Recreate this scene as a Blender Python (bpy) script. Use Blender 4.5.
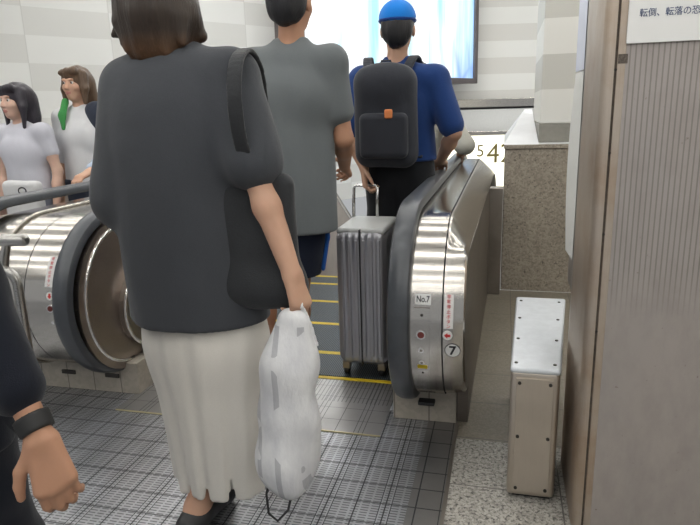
import bpy, bmesh, math, random
import numpy as np
from mathutils import Matrix, Vector
random.seed(7); RNG = np.random.RandomState(7)
scene = bpy.context.scene
for o in list(bpy.data.objects): bpy.data.objects.remove(o)
COL = scene.collection
PI = math.pi

# ------------------------------------------------------------------ camera
cam_d = bpy.data.cameras.new('camera'); cam = bpy.data.objects.new('camera', cam_d); COL.objects.link(cam)
RT = Vector((0.97041042, 0.2398803, -0.02758728)); DN = Vector((0.03157877, -0.23935102, -0.97041943)); FW = Vector((-0.23938755, 0.94083395, -0.23984385))
CAMH = 1.22
mw = Matrix.Identity(4)
for i in range(3):
    mw[i][0] = RT[i]; mw[i][1] = -DN[i]; mw[i][2] = -FW[i]
mw[2][3] = CAMH
cam.matrix_world = mw
cam_d.sensor_width = 36; cam_d.lens = 610.22 / 700 * 36; cam_d.clip_start = .05
scene.camera = cam

# ------------------------------------------------------------------ world, exposure
W = bpy.data.worlds.new('World'); scene.world = W; W.use_nodes = True
W.node_tree.nodes['Background'].inputs[0].default_value = (.95, .97, 1, 1)
W.node_tree.nodes['Background'].inputs[1].default_value = .45
vs = scene.view_settings
scene.cycles.caustics_reflective = False; scene.cycles.caustics_refractive = False; scene.cycles.sample_clamp_indirect = 2.0; scene.cycles.blur_glossy = 1.0
vs.view_transform = 'Standard'; vs.look = 'None'; vs.exposure = 0.0; vs.gamma = 1; vs.use_curve_mapping = False
LAMP_E = 10.0

# ------------------------------------------------------------------ node helpers
class NT:
    def __init__(s, name):
        s.m = bpy.data.materials.new(name); s.m.use_nodes = True
        s.t = s.m.node_tree; s.b = s.t.nodes['Principled BSDF']
    def n(s, kind, **kw):
        x = s.t.nodes.new(kind)
        for k, v in kw.items(): setattr(x, k, v)
        return x
    def put(s, sock, v):
        if isinstance(v, bpy.types.NodeSocket): s.t.links.new(v, sock)
        else:
            if sock.type == 'RGBA' and len(v) == 3: v = (*v, 1)
            sock.default_value = v
    def mt(s, op, a, b=0.0, c=0.0):
        x = s.n('ShaderNodeMath', operation=op)
        s.put(x.inputs[0], a); s.put(x.inputs[1], b); s.put(x.inputs[2], c)
        return x.outputs[0]
    def co(s, kind='Object'):
        return s.n('ShaderNodeTexCoord').outputs[kind]
    def sep(s, v):
        x = s.n('ShaderNodeSeparateXYZ'); s.put(x.inputs[0], v); return x.outputs
    def scl(s, v, sc):
        x = s.n('ShaderNodeVectorMath', operation='MULTIPLY'); s.put(x.inputs[0], v); x.inputs[1].default_value = sc; return x.outputs[0]
    def noise(s, v, scale, detail=3, rough=.55):
        x = s.n('ShaderNodeTexNoise'); s.put(x.inputs['Vector'], v)
        x.inputs['Scale'].default_value = scale; x.inputs['Detail'].default_value = detail; x.inputs['Roughness'].default_value = rough
        return x.outputs[0]
    def mix(s, f, a, b):
        x = s.n('ShaderNodeMix', data_type='RGBA'); s.put(x.inputs[0], f); s.put(x.inputs[6], a); s.put(x.inputs[7], b); return x.outputs[2]
    def ramp(s, f, a, b, lo=0., hi=1.):
        x = s.n('ShaderNodeMapRange'); s.put(x.inputs[0], f); x.inputs[1].default_value = a; x.inputs[2].default_value = b
        x.inputs[3].default_value = lo; x.inputs[4].default_value = hi; return x.outputs[0]
    def line(s, x, period, width, off=0.0):      # 1 on thin lines repeated every period
        a = s.mt('SUBTRACT', x, off); a = s.mt('DIVIDE', a, period); a = s.mt('FRACT', a)
        a = s.mt('SUBTRACT', a, .5); a = s.mt('ABSOLUTE', a)
        return s.mt('GREATER_THAN', a, .5 - width / period / 2)
    def bump(s, h, dist=.002, strength=.5):
        x = s.n('ShaderNodeBump'); x.inputs['Strength'].default_value = strength; x.inputs['Distance'].default_value = dist
        s.put(x.inputs['Height'], h); s.t.links.new(x.outputs[0], s.b.inputs['Normal'])
    def set(s, **kw):
        for k, v in kw.items(): s.put(s.b.inputs[k.replace('_', ' ')], v)
        return s

def plain(name, c, rough=.5, metal=0.0, noise=.0, spec=.5, scale=30):
    k = NT(name)
    col = c
    if noise:
        nz = k.noise(k.co(), scale, 4)
        col = k.mix(k.ramp(nz, .3, .7), tuple(x * (1 - noise) for x in c), tuple(min(1, x * (1 + noise)) for x in c))
    k.set(Base_Color=col, Roughness=rough, Metallic=metal, Specular_IOR_Level=spec)
    return k.m

def fabric(name, c, var=.12, weave=420, bump=.35, rough=.9, big=3.):
    k = NT(name); o = k.co()
    nz = k.noise(o, big, 3); fine = k.noise(o, weave, 2)
    f = k.mt('ADD', k.mt('MULTIPLY', nz, .6), k.mt('MULTIPLY', fine, .4))
    k.set(Base_Color=k.mix(k.ramp(f, .3, .7), tuple(x * (1 - var) for x in c), tuple(min(1, x * (1 + var)) for x in c)), Roughness=rough, Specular_IOR_Level=.2)
    k.b.inputs['Sheen Weight'].default_value = .15
    k.bump(k.mt('ADD', k.mt('ADD', fine, k.mt('MULTIPLY', k.noise(o, 25, 3), 2.0)), k.mt('MULTIPLY', k.noise(k.scl(o, (1, 1, .45)), 8, 2), 16.0)), .002, bump)
    return k.m

def steel(name, c=(.62, .60, .57), rough=.26, dirs=(1, 1, 60), dirt=.15, bump=.12, metal=1.0, dirtcol=None):
    k = NT(name); o = k.co()
    br = k.noise(k.scl(o, dirs), 14, 4, .6)
    dn = k.noise(o, 5, 5, .6)
    dc = dirtcol or tuple(x * .62 for x in c)
    col = k.mix(k.ramp(dn, .45, .8, 0, dirt * 2.5), c, dc)
    k.set(Base_Color=col, Metallic=metal, Roughness=k.ramp(br, .3, .7, rough * .75, rough * 1.3))
    k.bump(br, .0006, bump)
    return k.m

def skin(name, c=(.60, .36, .25)):
    k = NT(name); o = k.co(); nz = k.noise(o, 18, 4)
    k.set(Base_Color=k.mix(nz, tuple(x * .88 for x in c), tuple(x * 1.08 for x in c)), Roughness=.55, Specular_IOR_Level=.35)
    k.b.inputs['Subsurface Weight'].default_value = .08
    k.b.inputs['Subsurface Radius'].default_value = (.01, .004, .002)
    k.bump(k.noise(o, 300, 2), .0006, .2)
    return k.m

def hairmat(name, c, tip=None, z0=0, z1=1):
    k = NT(name); o = k.co(); st = k.noise(k.scl(o, (1, 1, .06)), 160, 3, .6)
    base = k.mix(st, tuple(x * .6 for x in c), tuple(x * 1.6 for x in c))
    if tip: base = k.mix(k.ramp(k.sep(o)[2], z1, z0), base, k.mix(st, tuple(x * .6 for x in tip), tuple(x * 1.5 for x in tip)))
    k.set(Base_Color=base, Roughness=.42, Specular_IOR_Level=.4)
    k.bump(st, .004, .6)
    return k.m

def emit(name, c, e):
    k = NT(name); k.set(Base_Color=c, Emission_Color=c, Emission_Strength=e); return k.m

M = {}
M['steel'] = steel('brushed_stainless', (.53, .505, .465), .18, (1, 40, 40), .06, .02)
M['steel_v'] = steel('stainless_worn', (.60, .56, .52), .42, (60, 60, 1), .25)
M['steel_dark'] = steel('stainless_dull', (.34, .31, .28), .38, (1, 30, 30), .25)
M['disc'] = steel('stainless_disc', (.46, .40, .36), .33, (1, 30, 30), .15)
M['bright'] = plain('polished_trim', (.85, .84, .82), .12, 1)
M['rubber'] = plain('black_rubber', (.060, .066, .076), .32, 0, .08, .6)
M['black'] = plain('black_plastic', (.015, .015, .017), .5)
M['blackmetal'] = plain('dark_screw', (.05, .045, .04), .5, .6)
M['white'] = plain('white_label', (.85, .85, .83), .5)
M['ink'] = plain('black_ink', (.02, .02, .025), .6)
M['redink'] = plain('red_ink', (.62, .04, .04), .6)
M['navyink'] = plain('navy_ink', (.03, .06, .16), .6)
M['maroon'] = plain('maroon_button', (.16, .03, .025), .35)
M['yellow'] = plain('yellow_paint', (.75, .55, .03), .5, 0, .15)
M['box_top'] = plain('painted_cover', (.70, .73, .76), .45, .2, .05)
M['box'] = steel('cabinet_steel', (.58, .52, .45), .42, (60, 60, 1), .12)
M['marble'] = plain('pale_stone_coping', (.72, .73, .75), .35, 0, .06, .5, 6)

def mk_floor_plate():
    k = NT('ribbed_floor_plate'); o = k.co(); x, y, z = k.sep(o)
    cx, cy = .0943, .1
    lx = k.line(x, cx, .0045, -.142); ly = k.line(y, cy, .0045, .078)
    l2 = k.line(x, cx * 2, .003, -.142 + .018); l3 = k.line(x, cx * 2, .003, -.142 - .018)
    rib = k.line(y, cy / 8, .0048, .078 + cy / 16)
    gap = k.line(x, cx / 3, .007, -.142 + cx / 6)
    rib = k.mt('MULTIPLY', rib, k.mt('SUBTRACT', 1.0, gap))
    edge = k.mt('GREATER_THAN', x, -.262)                    # smooth border strip by the stone floor
    rib = k.mt('MULTIPLY', rib, k.mt('SUBTRACT', 1.0, edge))
    ln = k.mt('MAXIMUM', k.mt('MAXIMUM', lx, ly), k.mt('MAXIMUM', l2, l3))
    grooves = k.mt('MAXIMUM', ln, k.mt('MULTIPLY', rib, .7))
    wear = k.noise(o, 2.2, 5, .6)
    base = k.mix(k.ramp(wear, .35, .7), (.64, .66, .70), (.40, .40, .41))
    base = k.mix(k.mt('MULTIPLY', edge, .6), base, (.16, .14, .115))
    k.set(Base_Color=k.mix(grooves, base, (.035, .036, .042)), Metallic=k.mt('SUBTRACT', .85, k.mt('MULTIPLY', grooves, .75)),
          Roughness=k.ramp(wear, .3, .7, .30, .42))
    return k.m
M['plate'] = mk_floor_plate()

def mk_landing():
    k = NT('smooth_landing_plate'); o = k.co(); x, y, z = k.sep(o)
    ln = k.mt('MAXIMUM', k.line(x, .0943, .003, -.142), k.line(y, .1, .0025, .078))
    ln = k.mt('MAXIMUM', ln, k.mt('MAXIMUM', k.line(x, .1886, .003, -.124), k.line(x, .1886, .003, -.16)))
    far = k.mt('GREATER_THAN', y, 2.33)
    fine = k.mt('MULTIPLY', k.line(x, .018, .004), far)
    g = k.mt('MAXIMUM', k.mt('MULTIPLY', ln, .75), k.mt('MULTIPLY', fine, .6))
    w = k.noise(o, 4, 4)
    k.set(Base_Color=k.mix(g, k.mix(w, (.5, .5, .5), (.36, .35, .34)), (.05, .05, .055)), Metallic=.85, Roughness=k.ramp(w, .3, .7, .32, .44))
    return k.m
M['landing'] = mk_landing()

def mk_granite(name, a, b, c, scale=90, tile=None, joint=(.12, .11, .1), rough=.45, cut=.55):
    k = NT(name); o = k.co(); x, y, z = k.sep(o)
    v = k.n('ShaderNodeTexVoronoi'); k.put(v.inputs['Vector'], o); v.inputs['Scale'].default_value = scale
    r = k.sep(v.outputs['Color'])[0]
    n2 = k.noise(o, scale * .7, 4, .7)
    col = k.mix(k.ramp(r, .2, .8), a, b)
    col = k.mix(k.ramp(n2, cut, cut + .12), col, c)
    big = k.noise(o, 3.5, 5, .6)
    col = k.mix(k.ramp(big, .45, .8, 0, .35), col, tuple(t * .55 for t in b))
    if tile:
        j = k.mt('MAXIMUM', k.line(x, tile[0], .005, tile[2]), k.line(y, tile[1], .005, tile[3]))
        col = k.mix(j, col, joint)
    k.set(Base_Color=col, Roughness=rough)
    k.bump(n2, .001, .2)
    return k.m
M['speck'] = mk_granite('speckled_granite_tile', (.48, .455, .41), (.32, .30, .265), (.05, .045, .04), 120, (.36, .31, -.148, 1.83), cut=.50)
M['tile'] = mk_granite('brown_stone_tile', (.25, .22, .175), (.195, .17, .13), (.12, .10, .075), 150, (.37, .30, .07, 2.44), cut=.6)
M['ledge'] = mk_granite('pinkish_granite', (.42, .37, .30), (.30, .26, .21), (.10, .085, .07), 95, None, cut=.56)
M['basetile'] = mk_granite('beige_base_tile', (.50, .45, .38), (.44, .40, .33), (.2, .17, .13), 60, (.14, 5, .02, 0), (.2, .18, .15), cut=.68)

def mk_wall(name, z0, band, ulen, stagger, white=(.87, .875, .85), grey=(.77, .77, .74)):
    k = NT(name); o = k.co(); x, y, z = k.sep(o)
    row = k.mt('FLOOR', k.mt('DIVIDE', k.mt('SUBTRACT', z, z0), band))
    col = k.mt('FLOOR', k.mt('DIVIDE', x, ulen))
    s = k.mt('ADD', row, k.mt('MULTIPLY', col, stagger))
    par = k.mt('GREATER_THAN', k.mt('ABSOLUTE', k.mt('MODULO', s, 2.0)), .5)
    jt = k.line(x, ulen, .012)
    wn = k.n('ShaderNodeTexWhiteNoise', noise_dimensions='2D')
    cv = k.n('ShaderNodeCombineXYZ'); k.put(cv.inputs[0], row); k.put(cv.inputs[1], col); k.put(wn.inputs['Vector'], cv.outputs[0])
    par = k.mt('ADD', par, k.mt('MULTIPLY', k.mt('SUBTRACT', wn.outputs[0], .5), .3 * stagger))
    c = k.mix(par, white, grey); c = k.mix(k.mt('MULTIPLY', jt, .35), c, (.5, .5, .47))
    k.set(Base_Color=c, Roughness=.42)
    return k.m
M['wall'] = mk_wall('striped_wall_panels', 1.575, .325, 1.05, 1.0)
M['wall_back'] = mk_wall('striped_wall_tiles', 1.575, .325, 3.0, 0.0, (.86, .85, .80), (.74, .72, .665))
M['column'] = mk_wall('striped_column_cladding', 1.108, .217, 9.0, 0.0, (.80, .79, .74), (.60, .59, .54))
M['plainwall'] = plain('white_wall', (.80, .80, .77), .5, 0, .03)
M['ceil'] = plain('white_ceiling', (.84, .84, .82), .6)
M['lamp'] = emit('lamp_tube', (1.0, .985, .95), LAMP_E)

def mk_ad():
    k = NT('backlit_advert'); o = k.co(); x, y, z = k.sep(o)
    st = k.noise(k.scl(o, (1.0, 1, .08)), 3.2, 4, .55)
    v = k.n('ShaderNodeTexVoronoi'); k.put(v.inputs['Vector'], k.scl(o, (1, 1, .6))); v.inputs['Scale'].default_value = 2.6; v.feature = 'DISTANCE_TO_EDGE'
    cr = k.mt('MULTIPLY', k.ramp(v.outputs[0], .0, .25, 1, 0), k.ramp(z, .05, .75, 1, 0))
    c = k.mix(k.ramp(st, .34, .50), (.42, .83, .98), (.97, 1.0, 1.0))
    c = k.mix(k.ramp(x, 3.55, 4.05, 0, .85), c, k.mix(k.ramp(st, .45, .62), (.14, .45, .88), (.66, .88, 1)))
    c = k.mix(k.mt('MULTIPLY', cr, k.ramp(x, 2.9, 3.6, .15, .9)), c, (.24, .40, .80))
    k.set(Base_Color=(.02, .02, .02), Emission_Color=c, Emission_Strength=1.25, Roughness=.3)
    return k.m
M['ad'] = mk_ad()
M['signlight'] = emit('lit_number_sign', (1.0, .97, .80), 1.05)
M['olive'] = plain('olive_numeral', (.20, .16, .05), .5)
M['adframe'] = plain('brown_grey_frame', (.16, .14, .14), .4, .5)

def mk_step():
    k = NT('grooved_step_tread'); o = k.co(); x, y, z = k.sep(o)
    g = k.line(x, .0095, .0042)
    k.set(Base_Color=k.mix(g, (.12, .145, .165), (.015, .017, .02)), Metallic=.4, Roughness=.5)
    k.bump(k.mt('SUBTRACT', 1.0, g), .004, .7)
    return k.m
M['step'] = mk_step()

# ------------------------------------------------------------------ mesh helpers
class MB:
    def __init__(s): s.v = []; s.f = []; s.mi = []
    def add(s, vs, fs, mi=0):
        n = len(s.v); s.v += [tuple(p) for p in vs]; s.f += [tuple(i + n for i in f) for f in fs]; s.mi += [mi] * len(fs); return s
    def box(s, lo, hi, mi=0, rot=None, piv=None):
        x0, y0, z0 = lo; x1, y1, z1 = hi
        vs = [(x, y, z) for z in (z0, z1) for y in (y0, y1) for x in (x0, x1)]
        if rot is not None:
            p = Vector(piv if piv else ((x0 + x1) / 2, (y0 + y1) / 2, (z0 + z1) / 2)); vs = [rot @ (Vector(q) - p) + p for q in vs]
        return s.add(vs, [(0, 2, 3, 1), (4, 5, 7, 6), (0, 1, 5, 4), (2, 6, 7, 3), (0, 4, 6, 2), (1, 3, 7, 5)], mi)
    def tube(s, pts, r, n=12, mi=0, closed=False, cap=True):
        P = [Vector(p) for p in pts]; m = len(P); rings = []
        R = r if isinstance(r, (list, tuple)) else [r] * m
        up = None; base = len(s.v); vs = []
        for i in range(m):
            a = P[(i - 1) % m] if (closed or i > 0) else P[i]; b = P[(i + 1) % m] if (closed or i < m - 1) else P[i]
            t = (b - a).normalized()
            if up is None:
                up = t.orthogonal().normalized()
            up = (up - t * up.dot(t)).normalized(); q = t.cross(up)
            for j in range(n):
                an = 2 * PI * j / n; vs.append(P[i] + (up * math.cos(an) + q * math.sin(an)) * R[i])
        fs = []
        for i in range(m if closed else m - 1):
            for j in range(n):
                k = (i + 1) % m
                fs.append((i * n + j, i * n + (j + 1) % n, k * n + (j + 1) % n, k * n + j))
        if cap and not closed:
            fs.append(tuple(range(n - 1, -1, -1))); fs.append(tuple((m - 1) * n + j for j in range(n)))
        return s.add(vs, fs, mi)
    def cyl(s, a, b, r, n=20, mi=0): return s.tube([a, b], r, n, mi)
    def loft(s, secs, mi=0, closed=False, caps=False):
        n = len(secs[0]); vs = [p for sec in secs for p in sec]; fs = []
        for i in range(len(secs) - 1):
            for j in range(n if closed else n - 1):
                k = (j + 1) % n
                fs.append((i * n + j, i * n + k, (i + 1) * n + k, (i + 1) * n + j))
        if caps: fs.append(tuple(range(n - 1, -1, -1))); fs.append(tuple((len(secs) - 1) * n + j for j in range(n)))
        return s.add(vs, fs, mi)
    def prism(s, poly, ax, a, b, mi=0):     # poly of 2-tuples in the two axes other than ax
        n = len(poly)
        def P(q, t):
            q = list(q); q.insert(ax, t); return tuple(q)
        vs = [P(q, a) for q in poly] + [P(q, b) for q in poly]
        fs = [tuple(range(n - 1, -1, -1)), tuple(range(n, 2 * n))] + [(i, (i + 1) % n, n + (i + 1) % n, n + i) for i in range(n)]
        return s.add(vs, fs, mi)
    def build(s, name, mat, parent=None, smooth=False, bevel=0, solid=0, loc=None, seg=2):
        me = bpy.data.meshes.new(name); me.from_pydata(s.v, [], s.f)
        for m_ in (mat if isinstance(mat, (list, tuple)) else [mat]): me.materials.append(m_)
        if any(s.mi): me.polygons.foreach_set('material_index', s.mi)
        bm = bmesh.new(); bm.from_mesh(me); bmesh.ops.recalc_face_normals(bm, faces=bm.faces)
        if bevel:
            bmesh.ops.remove_doubles(bm, verts=bm.verts, dist=1e-6)
            ed = [e for e in bm.edges if len(e.link_faces) == 2 and e.calc_face_angle(0) > .5]
            bmesh.ops.bevel(bm, geom=ed, offset=bevel, segments=seg, profile=.5, affect='EDGES')
        bm.to_mesh(me); bm.free()
        if smooth: me.shade_smooth()
        o = bpy.data.objects.new(name, me); COL.objects.link(o)
        if smooth == 'auto' or (smooth and bevel):
            me.set_sharp_from_angle(angle=.6)
        if solid:
            md = o.modifiers.new('thickness', 'SOLIDIFY'); md.thickness = solid; md.offset = 0
        if parent is not None:
            o.parent = parent; o.location = -Vector(parent.location) if parent.rotation_euler.z == 0 else (0, 0, 0)
        if loc: o.location = loc
        return o

def tag(o, label, cat, group=None, kind=None):
    o['label'] = label; o['category'] = cat
    if group: o['group'] = group
    if kind: o['kind'] = kind
    return o
def thing(name, label, cat, loc=(0, 0, 0), group=None):
    o = bpy.data.objects.new(name, None); COL.objects.link(o); o.location = loc; o.empty_display_size = .1
    return tag(o, label, cat, group)
def struct(o): o['kind'] = 'structure'; return o
def text(name, body, mat, size, loc, rx=PI / 2, rz=0, parent=None, ext=.0006, align='CENTER', off=0.0, sx=1.0):
    c = bpy.data.curves.new(name, 'FONT'); c.body = body; c.size = size; c.align_x = align; c.align_y = 'CENTER'; c.extrude = ext; c.offset = off
    c.materials.append(mat)
    o = bpy.data.objects.new(name, c); COL.objects.link(o); o.rotation_euler = (rx, 0, rz); o.location = loc; o.scale = (sx, 1, 1)
    bpy.context.view_layer.update()
    me = bpy.data.meshes.new_from_object(o.evaluated_get(bpy.context.evaluated_depsgraph_get())); me.name = name
    q = bpy.data.objects.new(name, me); COL.objects.link(q); q.rotation_euler = o.rotation_euler; q.location = o.location; q.scale = o.scale
    bpy.data.objects.remove(o); q.name = name; o = q
    if parent: o.parent = parent; o.location = Vector(loc) - Vector(parent.location)
    return o

# ------------------------------------------------------------------ structure: walls, floor, ceiling
CF = Vector((-.2467, .969, 0)).normalized(); CR = Vector((CF.y, -CF.x, 0))
def wall_pt(r, c): return CR * r + CF * c
WL, WC, WR = wall_pt(-9.28, 2.87), wall_pt(2.21, 13.26), wall_pt(9, 13.26)
def wall_slab(name, a, b, z0, z1, mat, th=.2):
    d = b - a; L = d.length
    m = MB().box((0, 0, z0), (L, th, z1)); o = m.build(name, mat); o.location = a; o.rotation_euler.z = math.atan2(d.y, d.x)
    return o
struct(wall_slab('wall_left', WL, WC, -.35, 4.3, M['wall']))
struct(wall_slab('wall_back', WC, WR, 1.40, 4.3, M['wall_back']))
struct(wall_slab('wall_lower', WC, WR, -3.5, 1.19, M['plainwall']))
tr = MB().box((0, -.06, 1.235), (6.7, .2, 1.40)); o = tr.build('trim_1', M['steel'], bevel=.008); o.location = WC; o.rotation_euler.z = math.atan2((WR - WC).y, (WR - WC).x); struct(o)
tr = MB().box((0, .05, 1.19), (6.7, .2, 1.235)); o = tr.build('trim_2', M['black']); o.location = WC; o.rotation_euler.z = math.atan2((WR - WC).y, (WR - WC).x); struct(o)

XE = -.148
struct(MB().box((-6.5, -2.5, -.25), (XE, 2.30, 0)).build('floor', M['plate']))
struct(MB().box((XE, -2.5, -.25), (5, 2.13, 0)).build('floor', M['speck']))
struct(MB().box((XE, 2.13, -.25), (5, 4.16, 0)).build('floor', M['tile']))
struct(MB().box((-9, 2.30, -.25), (-3.75, 9, 0)).build('floor', M['tile']))
struct(MB().box((-7, -2.5, 2.8), (5, 6.0, 2.95)).build('ceiling', M['ceil']))
struct(MB().box((-9, 6.0, 4.2), (6, 17, 4.3)).build('ceiling', M['ceil']))
struct(MB().box((-9, 6.0, 2.8), (6, 6.1, 4.3)).build('trim_3', M['ceil']))
struct(MB().box((3.2, -2.5, -.25), (3.35, 6, 2.8)).build('wall_right', M['plainwall']))
# edge strip between the metal plates and the stone
struct(MB().box((XE - .006, -2.5, -.05), (XE + .006, 2.24, .003)).build('trim_4', M['steel_dark']))

# ceiling lamps: rows of strip lights running across the concourse
M['lamp_hall'] = emit('hall_lamp_tube', (1.0, .985, .95), LAMP_E * 1.9)
def lamp(x, y, z, L, label, mat='lamp'):
    t = thing('strip_lamp', label, 'lamp', (x, y, z), 'strip lamps on the ceiling')
    MB().box((x - L / 2, y - .07, z - .05), (x + L / 2, y + .07, z)).build('housing', M['ceil'], t)
    MB().box((x - L / 2 + .02, y - .05, z - .075), (x + L / 2 - .02, y + .05, z - .05)).build('tube', M[mat], t)
for i, y in enumerate(np.arange(-1.7, 5.6, .8)):
    for x in (-3.6, -.9, 1.8):
        lamp(x, float(y), 2.8, 2.4, 'white strip lamp across the concourse ceiling, overhead')
for y in (6.8, 8.0, 9.2, 10.4, 11.6):
    for x in (-5.2, -1.6, 2.0):
        lamp(x, y, 4.2, 3.2, 'white strip lamp across the concourse ceiling, overhead', 'lamp_hall')

# ------------------------------------------------------------------ granite parapet, column
pp = thing('granite_parapet', 'speckled brown granite parapet with a pale sloping top behind the right balustrade', 'parapet', (.6, 4.16, 0))
MB().box((.004, 4.16, 0), (3.1, 5.5, .955)).build('granite_block', M['ledge'], pp, bevel=.006)
MB().box((-.002, 4.150, .957), (3.1, 5.5, .983)).build('granite_band', M['ledge'], pp, bevel=.003)
MB().add([(-.004, 4.15, .983), (.214, 4.15, .983), (.214, 5.5, .983), (-.004, 5.5, .983), (-.002, 4.155, .987), (.214, 4.155, .987), (.214, 5.46, 1.20), (.155, 5.46, 1.20)],
         [(0, 3, 2, 1), (4, 5, 6, 7), (0, 1, 5, 4), (1, 2, 6, 5), (2, 3, 7, 6), (3, 0, 4, 7)]).box((.214, 4.15, .983), (3.1, 5.5, .987)).build('coping', M['marble'], pp)
cl = thing('striped_column', 'square column with pale and grey horizontal bands on the granite parapet', 'column', (.4, 4.32, .99))
MB().box((.222, 4.30, 1.108), (.80, 5.3, 4.2)).build('cladding', M['column'], cl, bevel=.008)
MB().box((.218, 4.296, .988), (.804, 5.304, 1.108)).build('column_base', plain('grey_column_base', (.23, .22, .19), .5, 0, .08), cl, bevel=.004)

# ------------------------------------------------------------------ number sign on the far wall
def on_back(r, z, d): return wall_pt(r, 13.26 - d) + Vector((0, 0, z))
RZB = math.atan2((WR - WC).y, (WR - WC).x)
sg = thing('number_sign', 'lit cream sign with dark olive numerals low on the far wall', 'sign', on_back(3.3, -.4, .06))
def bk(name, r0, r1, z0, z1, d0, d1, mat, bevel=0):
    m = MB(); a = wall_pt(r0, 13.26); L = r1 - r0
    m.box((0, -d1, z0), (L, -d0, z1)); rot = Matrix.Rotation(RZB, 4, 'Z')
    m.v = [tuple(rot @ Vector(v) + a) for v in m.v]
    return m.build(name, mat, sg, bevel=bevel)
bk('lit_face', 1.9, 4.6, -.45, .655, .0, .05, M['signlight'])
bk('frame', 1.85, 4.65, .655, .74, .0, .08, M['steel'], .01)
text('numeral', '5', M['olive'], .36, on_back(2.85, .32, .056), PI / 2, RZB, sg)
text('numeral', '42', M['olive'], .58, on_back(3.27, .25, .056), PI / 2, RZB, sg)

# ------------------------------------------------------------------ advertising lightbox on the diagonal wall
dd = (WC - WL); RZD = math.atan2(dd.y, dd.x)
def diag_u(rc):                                     # distance along the wall for a sight line of slope r/c
    a = Vector((-8.5, 2.87)); b = Vector((2.99, 13.26)); L = (b - a).length; u = (b - a) / L
    return (rc * a.y - a.x) / (u.x - rc * u.y)
u0, u1 = diag_u(-.068), diag_u(.1955)
lb = thing('advert_lightbox', 'large backlit blue and white advertising panel in a dark frame on the wall', 'advertising panel', wall_pt(-8.5, 2.87) + dd.normalized() * u0)
lb.rotation_euler.z = RZD
LB0, LB1 = 1.80, 3.9
def lbx(name, x0, x1, z0, z1, d0, d1, mat, bevel=0):
    o = MB().box((x0, -d1, z0), (x1, -d0, z1)).build(name, mat, None, bevel=bevel); o.parent = lb; return o
UL = u1 - u0
p = lbx('backlit_panel', 0, UL, 0, LB1 - LB0, .0, .09, M['ad']); p.location = (0, 0, LB0)
for a in ((-.1, 0, LB0 - .09, LB1 + .1), (UL, UL + .1, LB0 - .09, LB1 + .1), (-.1, UL + .1, LB0 - .1, LB0), (-.1, UL + .1, LB1, LB1 + .1)):
    lbx('frame_rail', *a, 0, .14, M['adframe'], .012)
lbx('housing', -.09, UL + .09, LB0 - .09, LB1 + .09, -.52, -.002, M['adframe'], .01)

# ------------------------------------------------------------------ escalators
YF, SL = 5.25, math.tan(math.radians(30))
def back_path(z, y0=2.35, yend=9.2, n=8):           # level part, easing into the incline
    pts = [(y, z) for y in np.linspace(y0, YF - .5, 6)]
    for t in np.linspace(0.1, 1, n):
        y = YF - .5 + t * 1.0; pts.append((y, z - SL * .5 * t * t * 1.0))
    ye = YF + .5; pts.append((yend, z - SL * .5 - SL * (yend - ye)))
    return pts
def outline(top, bot, front, y0=2.30, n=22, tail=True):
    zc, b = (top + bot) / 2, (top - bot) / 2; a = y0 - front
    pts = [(y0 - a * math.cos(t), zc + b * math.sin(t)) for t in np.linspace(-PI / 2, PI / 2, n)]
    return pts + (back_path(top, y0 + .05) if tail else [])
def front_at(top, bot, front, z, y0=2.30):
    zc, b = (top + bot) / 2, (top - bot) / 2; a = y0 - front; s = (z - zc) / b; c = math.sqrt(1 - s * s)
    n = Vector((0, -c / a, s / b)).normalized()
    return y0 - a * c, math.atan2(n.z, -n.y)
def sheet(stations):                                # stations: (x, top, bot, front)
    return [[(x, y, z) for (y, z) in outline(t, b, f)] for (x, t, b, f) in stations]
def side_poly(top, bot, front, ybase=2.26, depth=1.0):
    o = outline(top, bot, front); bp = [(y, z) for (y, z) in back_path(top, 2.35)]
    low = [(9.2, bp[-1][1] - depth - .1), (YF + .5, bp[-2][1] - depth), (YF - .4, top - depth), (YF - .5, .0), (ybase, .0), (ybase, bot)]
    return o + low
def handrail(x, top, front, parent, w=.039, bot=None, th=.046):
    bot = bot if bot is not None else top - .755
    path = [(2.62, bot), (2.5, bot), (2.4, bot)] + outline(top, bot, front)[:-1] + [outline(top, bot, front)[-1]]
    secs = []
    prof = [(-w * .8, -th), (-w, -th * .8), (-w, -th * .35), (-w * .85, -.006), (-w * .5, 0), (0, .002), (w * .5, 0), (w * .85, -.006), (w, -th * .35), (w, -th * .8), (w * .8, -th)]
    for i, (y, z) in enumerate(path):
        a = path[max(0, i - 1)]; b = path[min(len(path) - 1, i + 1)]
        ty, tz = b[0] - a[0], b[1] - a[1]; L = math.hypot(ty, tz); ty /= L; tz /= L
        ny, nz = -tz, ty                             # outward normal: left of the travel direction
        secs.append([(x + px, y + ny * q, z + nz * q) for (px, q) in prof])
    return MB().loft(secs, closed=True, caps=True).build('handrail', M['rubber'], parent, smooth='auto')

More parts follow.
